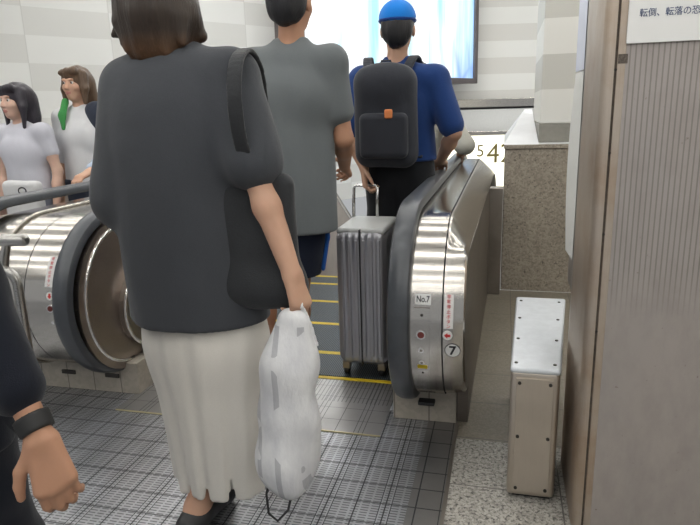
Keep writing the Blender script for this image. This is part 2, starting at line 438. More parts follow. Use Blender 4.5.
# --- right balustrade of the down escalator
RB = thing('escalator_balustrade', 'stainless balustrade with black handrail on the right of the escalator, marked 7 in a circle', 'escalator balustrade', (-.25, 2.3, 0))
RH = dict(top=.895, front=1.915)
handrail(-.332, .895, 1.915, RB, bot=.105)
S1 = (.845, .135, 1.945)
MB().loft(sheet([(-.30, *S1), (-.294, *S1), (-.186, *S1)])).build('front_deck', M['steel'], RB, smooth=True)
MB().loft(sheet([(-.1855, .838, .142, 1.952), (-.1815, .838, .142, 1.952)])).build('groove', M['black'], RB, smooth=True)
S2a, S2b = (.846, .142, 1.945), (.735, .165, 1.965)
def taper(o):
    for v in o.data.vertices:
        y = v.co.y; w = min(1, max(0, (v.co.x + .181) / .0725))
        v.co.x += .0155 * max(0, min(y, 6.5) - 2.3) * w
    return o
def clipped(top, bot, ins=0.0):                       # the same rounded front, cut off lower at the top
    o = outline(.845, bot, 1.945 + ins, n=40)
    return [(y, min(z, top)) for (y, z) in o[:40]] + [(y, z - (.845 - top)) for (y, z) in o[40:]]
st2 = [(-.181, .842, .140, .001), (-.174, .836, .140, 0), (-.122, .757, .148, 0), (-.114, .742, .152, .002), (-.1085, .728, .160, .009)]
taper(MB().loft([[(x, y, z) for (y, z) in clipped(t, b, i)] for (x, t, b, i) in st2]).build('outer_deck', M['steel'], RB, smooth='auto'))
po = clipped(.728, .160, .009); bpz = back_path(.728, 2.35)
po += [(9.2, bpz[-1][1] - 1.1), (YF + .5, bpz[-2][1] - 1), (YF - .4, -.27), (YF - .5, 0), (2.26, 0), (2.26, .16)]
taper(MB().prism(po, 0, -.150, -.1085).build('outer_panel', steel('side_steel', (.18, .16, .14), .46, (1, 30, 30), .2), RB))
MB().prism(side_poly(.80, .16, 2.0), 0, -.315, -.151).build('core', M['black'], RB)
MB().prism(side_poly(.79, .13, 2.17), 0, -.405, -.358).build('inner_panel', M['disc'], RB, bevel=.01)
MB().prism(side_poly(.80, .15, 2.04), 0, -.357, -.301).build('handrail_guide', M['black'], RB)
# inlet bracket under the newel
MB().box((-.30, 2.20, .085), (-.235, 2.3, .10)).build('handrail_inlet', M['black'], RB, bevel=.004)
struct(MB().box((-.405, 2.24, 0), (-.152, 2.6, .135)).build('baseboard_right', M['basetile'], bevel=.003))

def on_newel(par, S, x, z, off): # point and tilt on a rounded newel front
    y, phi = front_at(*S, z)
    return Vector((x, y, z)) + Vector((0, -math.cos(phi), math.sin(phi))) * off, PI / 2 - phi
def patch(name, x0, x1, z0, z1, S, mat, par, off=.0012, n=6):
    secs = []
    for z in np.linspace(z0, z1, n):
        q, _ = on_newel(par, S, 0, z, off); b, _ = on_newel(par, S, 0, z, -.001)
        secs.append([(x0, *q[1:]), (x1, *q[1:]), (x1, *b[1:]), (x0, *b[1:])])
    return MB().loft(secs, closed=True, caps=True).build(name, mat, par)
def disc(name, x, z, r, S, mat, par, h=.003, n=24, sink=.004, off=0.0):
    q, rx = on_newel(par, S, x, z, off); d = Vector((0, -math.sin(rx), math.cos(rx)))
    return MB().tube([q - d * sink, q + d * h], r, n).build(name, mat, par, bevel=min(.001, h * .4))
def ntext(name, body, mat, size, x, z, S, par, off=.002, sx=1.0, bold=0.0):
    q, rx = on_newel(par, S, x, z, off)
    return text(name, body, mat, size, q, rx, 0, par, .0004, off=bold, sx=sx)

patch('number_label', -.276, -.223, .583, .617, S1, M['white'], RB)
ntext('label_text', 'No.7', M['ink'], .030, -.2495, .600, S1, RB, sx=.72, bold=.0004)
pl_ = patch('control_plate', -.277, -.226, .315, .573, S1, M['steel'], RB, .0015, 14)
patch('plate_edge', -.279, -.224, .571, .575, S1, M['steel_dark'], RB, .0018)
disc('screw', -.252, .548, .005, S1, M['blackmetal'], RB, .003)
disc('screw', -.252, .325, .004, S1, M['blackmetal'], RB, .003)
disc('button_ring', -.254, .480, .0165, S1, M['bright'], RB, .005)
disc('stop_button', -.254, .480, .0115, S1, M['maroon'], RB, .007)
for z in (.422, .372):
    disc('keyhole_ring', -.254, z, .0105, S1, M['bright'], RB, .004)
    disc('keyhole', -.254, z, .0055, S1, M['steel_dark'], RB, .0048)
    disc('key_slot', -.254, z, .002, S1, M['black'], RB, .0052)
patch('yellow_label', -.269, -.235, .346, .360, S1, M['yellow'], RB, .0028)
SM = (.845, .142, 1.945)
patch('stop_label', -.178, -.147, .507, .620, SM, M['white'], RB, .002, 10)
for i, ch in enumerate('非常停止ボタン'):
    ntext('label_text', ch, M['redink'], .0150, -.1625, .612 - i * .0163, SM, RB, .0035, bold=.0)
disc('arrow_sticker', -.165, .483, .0165, SM, M['white'], RB, .003)
q, rx = on_newel(RB, SM, -.165, .483, .0036)
def arrow_mark(q, rx, par, s=1.0, ang=0.0):
    pts = [(-.011, 0), (0, .010), (0, .0045), (.010, .0045), (.010, -.0045), (0, -.0045), (0, -.010)]
    c_, s_ = math.cos(ang), math.sin(ang)
    R_ = Matrix.Rotation(rx, 4, 'X'); m = MB()
    m.prism([((a * c_ - b * s_) * s, (a * s_ + b * c_) * s) for a, b in pts], 2, 0, .001); m.v = [tuple(R_ @ Vector(v) + q) for v in m.v]
    return m.build('arrow_mark', M['redink'], par)
arrow_mark(q, rx, RB)
SN = (.845, .145, 1.945)
disc('number_ring', -.148, .428, .0265, SN, M['ink'], RB, .0018)
disc('number_sticker', -.148, .428, .0245, SN, M['white'], RB, .0026)
ntext('number_mark', '7', M['ink'], .048, -.148, .428, SN, RB, .0045, bold=.0012)

struct(MB().box((-.085, 4.05, 0), (.002, 4.15, .715)).build('trim_6', M['steel_dark'], bevel=.004))

# --- shared balustrade between the two escalators
LBAL = thing('escalator_balustrade', 'wide stainless balustrade with two black handrails between the two escalators, left of the woman', 'escalator balustrade', (-1.94, 2.3, 0))
handrail(-1.670, .848, 1.925, LBAL, bot=.105)
handrail(-2.190, .890, 1.935, LBAL, bot=.115)
SLF = (.815, .135, 1.962)
MB().loft(sheet([(-1.70, *SLF), (-1.858, *SLF)])).build('front_deck', M['steel'], LBAL, smooth=True)
MB().loft(sheet([(-1.858, .809, .141, 1.968), (-1.862, .809, .141, 1.968)])).build('groove', M['black'], LBAL, smooth=True)
MB().loft(sheet([(-1.862, *SLF), (-2.155, *SLF)])).build('front_deck', M['steel'], LBAL, smooth=True)
MB().prism(side_poly(.805, .145, 1.972), 0, -2.15, -1.70).build('core', M['black'], LBAL)
MB().tube([(-2.0, y, z) for (y, z) in outline(.822, .13, 1.956)], .0075, 8).build('deck_bead', M['steel'], LBAL, smooth=True)
for sx, x in ((1, -1.670), (-1, -2.190)):
    def X(a): return x + sx * a
    MB().prism(side_poly(.765, .175, 2.02), 0, min(X(-.034), X(.036)), max(X(-.034), X(.036))).build('handrail_guide', M['black'], LBAL)
    MB().prism(side_poly(.800, .120, 1.985), 0, min(X(.0), X(.045)), max(X(.0), X(.045))).build('inner_panel', M['disc'], LBAL)
    MB().tube([(X(.046), y, z) for (y, z) in outline(.765, .155, 2.025)], .008, 8).build('panel_trim', M['bright'], LBAL, smooth=True)
    MB().prism([(2.24, .10)] + outline(.575, .185, 2.235, 2.43, 16, False) + [(4.2, .575), (4.2, .10)], 0, min(X(.045), X(.075)), max(X(.045), X(.075))).build('skirt_panel', M['steel_dark'], LBAL)
    MB().tube([(X(.076), y, z) for (y, z) in outline(.575, .185, 2.235, 2.43, 16, False) + [(4.2, .575)]], .008, 8).build('skirt_trim', M['bright'], LBAL, smooth=True)
MB().box((-2.12, 2.2, .152), (-1.72, 2.29, .168)).build('handrail_inlet', M['black'], LBAL, bevel=.004)
struct(MB().box((-2.26, 2.235, 0), (-1.57, 2.7, .15)).build('baseboard_left', M['basetile'], bevel=.003))
for x in (-1.93, -1.70):
    struct(MB().box((x - .035, 2.228, .075), (x + .035, 2.236, .093)).build('trim_5', M['blackmetal']))
patch('stop_label', -1.762, -1.728, .575, .685, SLF, M['white'], LBAL, .002, 10)
for i, ch in enumerate('非常停止ボタン'):
    ntext('label_text', ch, M['redink'], .0150, -1.745, .677 - i * .0160, SLF, LBAL, .0035, bold=.0)
disc('arrow_sticker', -1.737, .540, .0165, SLF, M['white'], LBAL, .003)
q, rx = on_newel(LBAL, SLF, -1.737, .540, .0036); arrow_mark(q, rx, LBAL, 1.0, PI / 2)
disc('button_ring', -1.737, .490, .0165, SLF, M['bright'], LBAL, .005)
disc('stop_button', -1.737, .490, .0115, SLF, M['maroon'], LBAL, .007)
disc('keyhole', -1.737, .43, .008, SLF, M['bright'], LBAL, .004)

# --- far balustrade of the up escalator
FB = thing('escalator_balustrade', 'stainless balustrade on the far side of the up escalator behind the two girls', 'escalator balustrade', (-3.55, 2.3, 0))
handrail(-3.50, .872, 1.935, FB, bot=.115)
MB().loft(sheet([(-3.53, *SLF), (-3.70, *SLF)])).build('front_deck', M['steel'], FB, smooth=True)
MB().prism(side_poly(.805, .145, 1.972), 0, -3.74, -3.53).build('core', M['steel_dark'], FB)
MB().prism(side_poly(.745, .165, 2.045), 0, -3.50, -3.455).build('inner_panel', M['disc'], FB)
struct(MB().box((-3.74, 2.27, 0), (-3.45, 2.7, .15)).build('baseboard_far', M['basetile'], bevel=.003))

# --- landing plates, combs, steps
def landing(x0, x1, lab):
    t = thing('landing_plate', lab, 'landing plate', ((x0 + x1) / 2, 2.3, 0))
    MB().box((x0, 2.085, -.20), (x1, 2.545, .003)).build('plate', M['landing'], t)
    MB().box((x0, 2.079, -.05), (x1, 2.085, .004)).build('edge_strip', plain('pale_brass', (.75, .68, .42), .35, .7), t)
    c = MB(); c.box((x0, 2.545, -.03), (x1, 2.572, .005))
    n = int((x1 - x0) / .02)
    for i in range(n):
        xx = x0 + (i + .5) * (x1 - x0) / n
        c.add([(xx - .004, 2.572, .004), (xx + .004, 2.572, .004), (xx + .003, 2.592, -.004), (xx - .003, 2.592, -.004), (xx - .004, 2.572, -.02), (xx + .004, 2.572, -.02), (xx + .003, 2.592, -.02), (xx - .003, 2.592, -.02)],
              [(0, 1, 2, 3), (4, 7, 6, 5), (0, 4, 5, 1), (1, 5, 6, 2), (2, 6, 7, 3), (3, 7, 4, 0)])
    c.build('comb', M['yellow'], t)
landing(-1.590, -.430, 'smooth metal landing plate with a yellow comb where the down escalator starts')
landing(-3.45, -2.27, 'smooth metal landing plate with a yellow comb at the up escalator')
EDG = [2.60, 2.895, 3.33, 3.76, 4.22, 4.62, 5.02, 5.42, 5.82, 6.22, 6.62, 7.02, 7.42]
ZST = [-.004, -.004, -.006, -.02, -.075, -.20, -.385, -.60, -.83, -1.06, -1.29, -1.52]
ORD = ['first', 'second', 'third', 'fourth', 'fifth', 'sixth', 'seventh', 'eighth', 'ninth', 'tenth', 'eleventh', 'twelfth']
def steps(x0, x1, which, n):
    for i in range(n):
        y0, y1, z = EDG[i], EDG[i + 1] - .004, ZST[i]
        t = thing('escalator_step', '%s dark grooved step beyond the comb of the %s escalator, edged yellow' % (ORD[i], which), 'escalator step', ((x0 + x1) / 2, y0, z), which + ' escalator steps')
        MB().box((x0, y0, z - .03), (x1, y1 - .036, z)).build('tread', M['step'], t)
        MB().box((x0, y1 - .036, z - .03), (x1, y1, z + .001)).build('yellow_edge', M['yellow'], t)
        MB().box((x0, y0, z - .20), (x1, y0 + .02, z - .03)).build('riser', M['step'], t)
steps(-1.575, -.435, 'down', 12); steps(-3.44, -2.28, 'up', 8)

# ------------------------------------------------------------------ stainless pillar on the right
def mk_rib():
    k = NT('ribbed_stainless'); o = k.co(); x, y, z = k.sep(o)
    wob = k.noise(k.scl(o, (1, 1, .3)), 6, 2)
    up = k.mt('GREATER_THAN', z, k.mt('ADD', .69, k.mt('MULTIPLY', x, -.1)))
    fade = k.ramp(z, .66, .80)
    a = k.mt('FRACT', k.mt('DIVIDE', x, .0127))
    gr = k.mt('MULTIPLY', k.mt('GREATER_THAN', a, .72), fade)
    dn = k.noise(k.scl(o, (1.5, 1, .7)), 9, 6, .65); big = k.noise(k.scl(o, (1, 1, .4)), 3.0, 4, .6)
    c = k.mix(k.ramp(dn, .4, .75, 0, .6), (.43, .39, .365), (.32, .285, .265))
    c = k.mix(k.ramp(big, .4, .8, 0, .5), c, (.36, .345, .335))
    c = k.mix(k.mt('MULTIPLY', gr, .55), c, (.17, .155, .145))
    sp = k.noise(o, 55, 3, .6); c = k.mix(k.ramp(sp, .70, .76, 0, .5), c, (.13, .09, .07))
    k.set(Base_Color=c, Metallic=.55, Roughness=k.ramp(dn, .3, .7, .42, .58))
    k.bump(k.mt('SUBTRACT', 1.0, gr), .002, .35)
    return k.m
M['rib'] = mk_rib()
M['corner'] = steel('pillar_corner_steel', (.54, .47, .40), .50, (60, 60, 1), .3, dirtcol=(.40, .27, .17))
PL = thing('stainless_pillar', 'large worn stainless steel pillar with ribbed panel at the right edge', 'pillar', (.6, 1.7, 0))
PYF = 1.68
MB().box((.268, PYF + .002, 0), (1.25, 2.04, 2.8)).build('ribbed_panel', M['rib'], PL)
cb = MB()
arc = [(.2285 + .024 - .024 * math.cos(t), PYF + .024 - .024 * math.sin(t)) for t in np.linspace(0, PI / 2, 8)]
poly = [(.2285, 2.03), (.2285, PYF + .024)] + arc[1:] + [(.256, PYF), (.256, 2.03)]
cb.prism(poly, 2, 0, 2.8); cb.build('corner_post', M['corner'], PL, smooth='auto')
MB().box((.256, PYF + .004, 0), (.262, 2.0, 2.8)).build('joint', plain('joint_sealant', (.09, .07, .055), .7, 0, .4, .3, 60), PL)
MB().box((.262, PYF + .0005, 0), (.281, 2.0, 2.8)).build('panel_frame', M['corner'], PL, bevel=.002)
MB().box((.2285, 2.03, 0), (1.2, 2.045, 2.8)).build('back_plate', M['steel_v'], PL)
for z in (1.302, 1.10, .89, .62):
    MB().tube([(.259, PYF + .008, z), (.259, PYF - .001, z)], .0035, 10).build('rivet', M['blackmetal'], PL)
tape = MB().box((.2635, PYF - .0015, 1.316), (.285, PYF + .002, 1.338)).build('tape_mark', plain('dark_tape_residue', (.12, .10, .085), .8, 0, .4, .3, 300), PL)
# notice on the pillar
NS = thing('notice_sign', 'white notice with navy Japanese lettering fixed high on the stainless pillar', 'sign', (.5, PYF, 1.5))
MB().box((.2785, PYF - .006, 1.361), (.86, PYF + .001, 1.85)).build('board', M['white'], NS, bevel=.001)
text('lettering', '転倒、転落の恐れがあります', M['navyink'], .0205, (.302, PYF - .0065, 1.4275), PI / 2, 0, NS, .0004, 'LEFT', .0, .92)
text('lettering', '危険ですので', M['navyink'], .0205, (.302, PYF - .0065, 1.470), PI / 2, 0, NS, .0004, 'LEFT', .0, .92)
# leaflets on the hidden side of the pillar, seen edge on
def leaflet(label, y0, y1, z0, z1, xoff, tint, pts):
    t = thing('notice_sheet', label, 'notice', (.22, y0, z0))
    m = MB(); n = 10; secs = []
    for i in range(n + 1):
        z = z0 + (z1 - z0) * i / n; w = xoff * (.4 + .6 * math.sin(PI * min(1, i / n * 1.0))) if pts else xoff
        secs.append([(.225 - w, y1, z), (.226, y0, z), (.2265, y0, z), (.2265 - w + .003, y1, z)])
    m.loft(secs, closed=True, caps=True).build('sheet', tint, t)
    return t
pap = plain('white_paper', (.80, .80, .76), .6)
lav = plain('lavender_paper', (.72, .75, .86), .5)
l1 = leaflet('pale lavender notice seen edge on, high on the left side of the pillar', 2.046, 2.20, 1.325, 1.9, .007, lav, False)
l2 = leaflet('cream notice sheet seen edge on, curling off the left side of the pillar below another', 2.046, 2.20, 0.73, 1.32, .016, pap, True)
MB().box((.232, 2.045, .62), (1.2, 2.205, 2.8)).build('pillar_core', M['steel_v'], PL)

# ------------------------------------------------------------------ steel box on the floor
BX = thing('steel_box', 'pale steel equipment box with a screwed lid on the floor beside the pillar', 'box', (.11, 1.79, 0))
poly0 = [(.041, 1.79), (.186, 1.79), (.268 - .02, 2.54), (.066, 2.53)]
BL, BR_, BBL, BBR = (.041, 1.79), (.185, 1.79), (.070, 2.53), (.262, 2.53)
m = MB(); m.prism([BL, BR_, BBR, BBL], 2, .012, .440); m.build('body', M['box'], BX, bevel=.012, smooth='auto', seg=3)
m = MB(); m.prism([(.039, 1.788), (.187, 1.788), (.264, 2.532), (.068, 2.532)], 2, .432, .452); m.build('lid', M['box_top'], BX, bevel=.009, smooth='auto', seg=3)
MB().box((.058, 1.783, .032), (.168, 1.792, .420)).build('front_plate', M['box'], BX, bevel=.0015)
for x in (.068, .158):
    for z in (.045, .225, .405):
        MB().tube([(x, 1.785, z), (x, 1.779, z)], .0055, 12).build('screw', M['blackmetal'], BX, bevel=.001)
for t in (.03, .33, .64, .95):
    for s in (.1, .88):
        a = Vector((BL[0] + (BR_[0] - BL[0]) * s, 1.79)); b = Vector((BBL[0] + (BBR[0] - BBL[0]) * s, 2.53)); q = a.lerp(b, .02 + t * .95)
        MB().tube([(q.x, q.y, .450), (q.x, q.y, .4545)], .0055, 12).build('lid_screw', M['blackmetal'], BX)
MB().box((.06, 1.81, 0), (.175, 2.5, .014)).build('foot', M['black'], BX)

# ------------------------------------------------------------------ guard rail at the left
M['tubesteel'] = steel('tube_steel', (.42, .41, .39), .30, (1, 40, 40), .1, .03)
GR = thing('guard_rail', 'stainless tube guard rail at the left edge in front of the balustrade', 'guard rail', (-1.75, 1.62, 0))
def arcp(c, r, a0, a1, n, ax='xz'):
    return [(c[0] + r * math.cos(t), c[1], c[2] + r * math.sin(t)) for t in np.linspace(a0, a1, n)]
MB().tube([(-2.3, 1.62, .822), (-1.500, 1.62, .846), (-1.490, 1.62, .846), (-1.484, 1.62, .846)], [.0205, .0205, .018, .010], 16).build('top_rail', M['tubesteel'], GR, smooth='auto')
MB().tube([(-1.565, 1.62, .835), (-1.575, 1.61, .79), (-1.58, 1.605, .752)], [.013, .016, .016], 12).build('post', M['tubesteel'], GR, smooth='auto')
hp = arcp((-1.580, 1.60, .70), .050, 0, PI, 10) + arcp((-1.600, 1.60, .46), .03, PI, 1.5 * PI, 5)
MB().tube([(-1.530, 1.60, .50)] + hp + [(-1.58, 1.60, .43)] + arcp((-1.560, 1.60, .46), .03, 1.5 * PI, 2 * PI, 5)[1:], .015, 12, closed=True).tube([(-1.630, 1.60, .56), (-1.95, 1.62, .56)], .013, 12).build('hoop', M['tubesteel'], GR, smooth='auto')
MB().tube([(-1.94, 1.62, .825), (-1.95, 1.62, 0)], .018, 12).build('post', M['tubesteel'], GR, smooth='auto')
MB().tube([(-1.95, 1.62, 0), (-1.95, 1.62, .006)], .04, 16).build('foot_flange', M['tubesteel'], GR)
# ------------------------------------------------------------------ soft-surface modelling kit (bodies, clothes, bags)
V = lambda *a: np.array(a, np.float32)
def nrm(v): v = np.asarray(v, np.float64); return v / (np.linalg.norm(v) + 1e-9)
class Soft:
    """blends tapered limbs and ellipsoids into one continuous surface"""
    def __init__(s, res=.008): s.res = res; s.p = []; s.cuts = []; s.disp = None
    def cone(s, a, b, ra, rb, k=.02, flat=None, op='u'):      # flat = (axis vector, factor): squash across that axis
        s.p.append(('c', np.asarray(a, float), np.asarray(b, float), ra, rb, k, flat, op)); return s
    def ell(s, c, r, k=.02, R=None, op='u'):
        s.p.append(('e', np.asarray(c, float), np.asarray(r, float), None if R is None else np.asarray(R, float), 0, k, None, op)); return s
    def rbox(s, c, h, rad, k=.01, R=None, op='u'):
        s.p.append(('b', np.asarray(c, float), np.asarray(h, float), None if R is None else np.asarray(R, float), rad, k, None, op)); return s
    def chain(s, pts, rs, k=.02, flat=None):
        for i in range(len(pts) - 1): s.cone(pts[i], pts[i + 1], rs[i], rs[i + 1], k, flat)
        return s
    def cut(s, n, d, fn=None): s.cuts.append((nrm(n), d)); return s       # keep n.p < d
    def bb(s, q):
        if q[0] == 'c':
            m = max(q[3], q[4]) * max(1, (1 / q[6][1] if q[6] else 1)) * (q[6][2] if q[6] and len(q[6]) > 2 else 1)
            return np.minimum(q[1], q[2]) - m, np.maximum(q[1], q[2]) + m
        if q[0] == 'e':
            m = q[2] if q[3] is None else np.full(3, q[2].max()); return q[1] - m, q[1] + m
        m = q[2] if q[3] is None else np.full(3, np.linalg.norm(q[2])); return q[1] - m, q[1] + m
    def mesh(s):
        h = s.res
        bs = [s.bb(q) for q in s.p if q[7] == 'u']
        lo = np.min([b[0] for b in bs], 0) - 4 * h; hi = np.max([b[1] for b in bs], 0) + 4 * h
        n = np.ceil((hi - lo) / h).astype(int) + 1
        ax = [(lo[i] + h * np.arange(n[i])).astype(np.float32) for i in range(3)]
        F = np.full(n, .2, np.float32)
        for q in s.p:
            k = q[5]; b0, b1 = s.bb(q); mg = k + 3 * h + .012
            i0 = np.maximum(0, np.floor((b0 - mg - lo) / h).astype(int)); i1 = np.minimum(n, np.ceil((b1 + mg - lo) / h).astype(int) + 1)
            if (i1 <= i0).any(): continue
            sl = tuple(slice(a, b) for a, b in zip(i0, i1))
            X = ax[0][sl[0]][:, None, None]; Y = ax[1][sl[1]][None, :, None]; Z = ax[2][sl[2]][None, None, :]
            if q[0] == 'c':
                a, b, ra, rb, fl = q[1], q[2], q[3], q[4], q[6]
                ab = b - a; L2 = max(1e-9, float(ab @ ab))
                px, py, pz = X - a[0], Y - a[1], Z - a[2]
                t = np.clip((px * ab[0] + py * ab[1] + pz * ab[2]) / L2, 0, 1)
                dx, dy, dz = px - t * ab[0], py - t * ab[1], pz - t * ab[2]
                if fl:
                    v, f = nrm(fl[0]), fl[1]; e = dx * v[0] + dy * v[1] + dz * v[2]; g = (1 / f - 1) * e
                    dx, dy, dz = dx + g * v[0], dy + g * v[1], dz + g * v[2]
                d = np.sqrt(dx * dx + dy * dy + dz * dz) - (ra + (rb - ra) * t)
                if fl: d = d * (.5 + .5 * min(1, fl[1]))
            else:
                px, py, pz = X - q[1][0], Y - q[1][1], Z - q[1][2]
                if q[3] is not None:
                    R = q[3]; px, py, pz = (px * R[j, 0] + py * R[j, 1] + pz * R[j, 2] for j in range(3))
                r = q[2]
                if q[0] == 'e':
                    k0 = np.sqrt((px / r[0]) ** 2 + (py / r[1]) ** 2 + (pz / r[2]) ** 2)
                    k1 = np.sqrt((px / r[0] ** 2) ** 2 + (py / r[1] ** 2) ** 2 + (pz / r[2] ** 2) ** 2) + 1e-6
                    d = k0 * (k0 - 1) / k1
                else:
                    rad = q[4]; ex, ey, ez = np.abs(px) - r[0] + rad, np.abs(py) - r[1] + rad, np.abs(pz) - r[2] + rad
                    d = np.sqrt(np.maximum(ex, 0) ** 2 + np.maximum(ey, 0) ** 2 + np.maximum(ez, 0) ** 2) + np.minimum(np.maximum(ex, np.maximum(ey, ez)), 0) - rad
            f = F[sl]
            if q[7] == 'u':
                hh = np.maximum(k - np.abs(f - d), 0) / k
                F[sl] = np.minimum(f, d) - hh * hh * k * .25
            else:
                hh = np.maximum(k - np.abs(f + d), 0) / k
                F[sl] = np.maximum(f, -d) + hh * hh * k * .25
        X = ax[0][:, None, None]; Y = ax[1][None, :, None]; Z = ax[2][None, None, :]
        if s.disp is not None: F = F + s.disp(X, Y, Z).astype(np.float32)
        for (v, d) in s.cuts: F = np.maximum(F, (X * v[0] + Y * v[1] + Z * v[2] - d).astype(np.float32))
        for a in range(3):
            sl = [slice(None)] * 3
            for e in (0, -1): sl[a] = e; F[tuple(sl)] = np.maximum(F[tuple(sl)], .01)
        S = F < 0
        C = lambda A, i, j, k: A[i:A.shape[0] - 1 + i, j:A.shape[1] - 1 + j, k:A.shape[2] - 1 + k]
        cnt = sum(C(S, i, j, k).astype(np.int8) for i in (0, 1) for j in (0, 1) for k in (0, 1))
        act = (cnt > 0) & (cnt < 8); idx = np.argwhere(act)
        vid = np.full(act.shape, -1, np.int64); vid[act] = np.arange(len(idx))
        acc = np.zeros((len(idx), 3)); num = np.zeros(len(idx))
        cor = [(i, j, k) for i in (0, 1) for j in (0, 1) for k in (0, 1)]
        for a in cor:
            for ax_ in range(3):
                if a[ax_]: continue
                b = list(a); b[ax_] = 1
                fa = F[idx[:, 0] + a[0], idx[:, 1] + a[1], idx[:, 2] + a[2]]; fb = F[idx[:, 0] + b[0], idx[:, 1] + b[1], idx[:, 2] + b[2]]
                m = (fa < 0) != (fb < 0); t = np.where(m, fa / np.where(m, fa - fb, 1), 0)
                p = np.tile(np.array(a, float), (len(idx), 1)); p[:, ax_] += t
                acc[m] += p[m]; num[m] += 1
        P = lo + h * (idx + acc / num[:, None])
        quads = []
        for a in range(3):
            b, c = (a + 1) % 3, (a + 2) % 3
            sl0 = [slice(1, -1)] * 3; sl0[a] = slice(0, -1); sl1 = [slice(1, -1)] * 3; sl1[a] = slice(1, None)
            s0, s1 = S[tuple(sl0)], S[tuple(sl1)]
            for flip, mk in ((0, s0 & ~s1), (1, ~s0 & s1)):
                e = np.argwhere(mk)
                if not len(e): continue
                e = e + np.array([0 if i == a else 1 for i in range(3)])
                def cell(db, dc):
                    q = e.copy(); q[:, b] -= db; q[:, c] -= dc; return vid[q[:, 0], q[:, 1], q[:, 2]]
                Q = np.stack([cell(1, 1), cell(0, 1), cell(0, 0), cell(1, 0)], 1)
                quads.append(Q[:, ::-1] if flip else Q)
        Q = np.concatenate(quads)
        # one light smoothing pass
        nb = np.zeros_like(P); nc = np.zeros(len(P))
        for i in range(4):
            u, w = Q[:, i], Q[:, (i + 1) % 4]; np.add.at(nb, u, P[w]); np.add.at(nc, u, 1)
        P = P * .6 + .4 * nb / np.maximum(nc, 1)[:, None]
        return P, Q
    def build(s, name, mats, parent=None, masks=(), loc=None, rotz=0):
        P, Q = s.mesh()
        me = bpy.data.meshes.new(name); me.vertices.add(len(P)); me.vertices.foreach_set('co', P.astype(np.float32).ravel())
        me.loops.add(Q.size); me.loops.foreach_set('vertex_index', Q.ravel().astype(np.int32))
        me.polygons.add(len(Q)); me.polygons.foreach_set('loop_start', (np.arange(len(Q)) * 4).astype(np.int32))
        me.update(calc_edges=True); me.validate()
        mats = mats if isinstance(mats, (list, tuple)) else [mats]
        for m_ in mats: me.materials.append(m_)
        if masks:
            ce = P[Q].mean(1); mi = np.zeros(len(Q), np.int32)
            for i, fn in enumerate(masks): mi[fn(ce)] = i + 1
            me.polygons.foreach_set('material_index', mi)
        me.shade_smooth()
        o = bpy.data.objects.new(name, me); COL.objects.link(o)
        if parent is not None: o.parent = parent
        if loc is not None: o.location = loc
        o.rotation_euler.z = rotz
        return o

def folds(amp, n=5, scale=18, seed=1, stretch=(1, 1, .35)):
    rg = np.random.RandomState(seed); ks = rg.normal(size=(n, 3)) * scale * np.array(stretch); ph = rg.uniform(0, 6.28, n)
    def f(X, Y, Z):
        w = 0
        for (a, b, c), p in zip(ks, ph): w = w + np.sin(a * X + b * Y + c * Z + p + .6 * np.sin(9 * X + 7 * Z + p))
        return amp * w / math.sqrt(n)
    return f

def hand(S, w, d, n, t, L=.175, curl=(.35, .5, .35), thumb=(.55, .75, -.25), spread=.06, k=.004):
    """w wrist, d towards the fingers, n out of the back of the hand, t towards the thumb"""
    d = nrm(d); n = nrm(np.asarray(n) - d * np.dot(n, d)); t = nrm(np.asarray(t) - d * np.dot(t, d) - n * np.dot(t, n)); w = np.asarray(w, float); u = L / .18
    offs = (.027, .009, -.009, -.026); rad = (.0093, .0097, .0091, .0080); ln = (.92, 1.0, .94, .76); pl = (.092, .095, .090, .083)
    for o, r_, l_, p_ in zip(offs, rad, ln, pl):
        kn = w + (d * p_ + t * o + n * .003) * u
        S.cone(w + (t * o * .55 + d * .008) * u, kn, .0145 * u, .0125 * u, .014)
        q = kn; a = 0
        for j, sg_ in enumerate((.044, .027, .021)):
            a += curl[j]; dr = d * math.cos(a) - n * math.sin(a) + t * (o * spread / .027) * math.cos(a)
            q2 = q + nrm(dr) * sg_ * l_ * u
            S.cone(q, q2, r_ * u * (1 - .06 * j), r_ * u * (.93 - .07 * j), k if j else .007); q = q2
    b = w + (t * .022 + d * .022 - n * .006) * u
    m = b + nrm(d * thumb[0] + t * thumb[1] + n * thumb[2]) * .040 * u
    e = m + nrm(d * (thumb[0] + .35) + t * (thumb[1] - .35) + n * (thumb[2] - .15)) * .030 * u
    f = e + nrm(d * (thumb[0] + .5) + t * (thumb[1] - .55) + n * (thumb[2] - .2)) * .024 * u
    S.cone(w + (t * .012 + d * .004) * u, b, .015 * u, .0155 * u, .012); S.cone(b, m, .0155 * u, .0118 * u, .008); S.cone(m, e, .0115 * u, .0102 * u, .004); S.cone(e, f, .0100 * u, .0080 * u, .004)

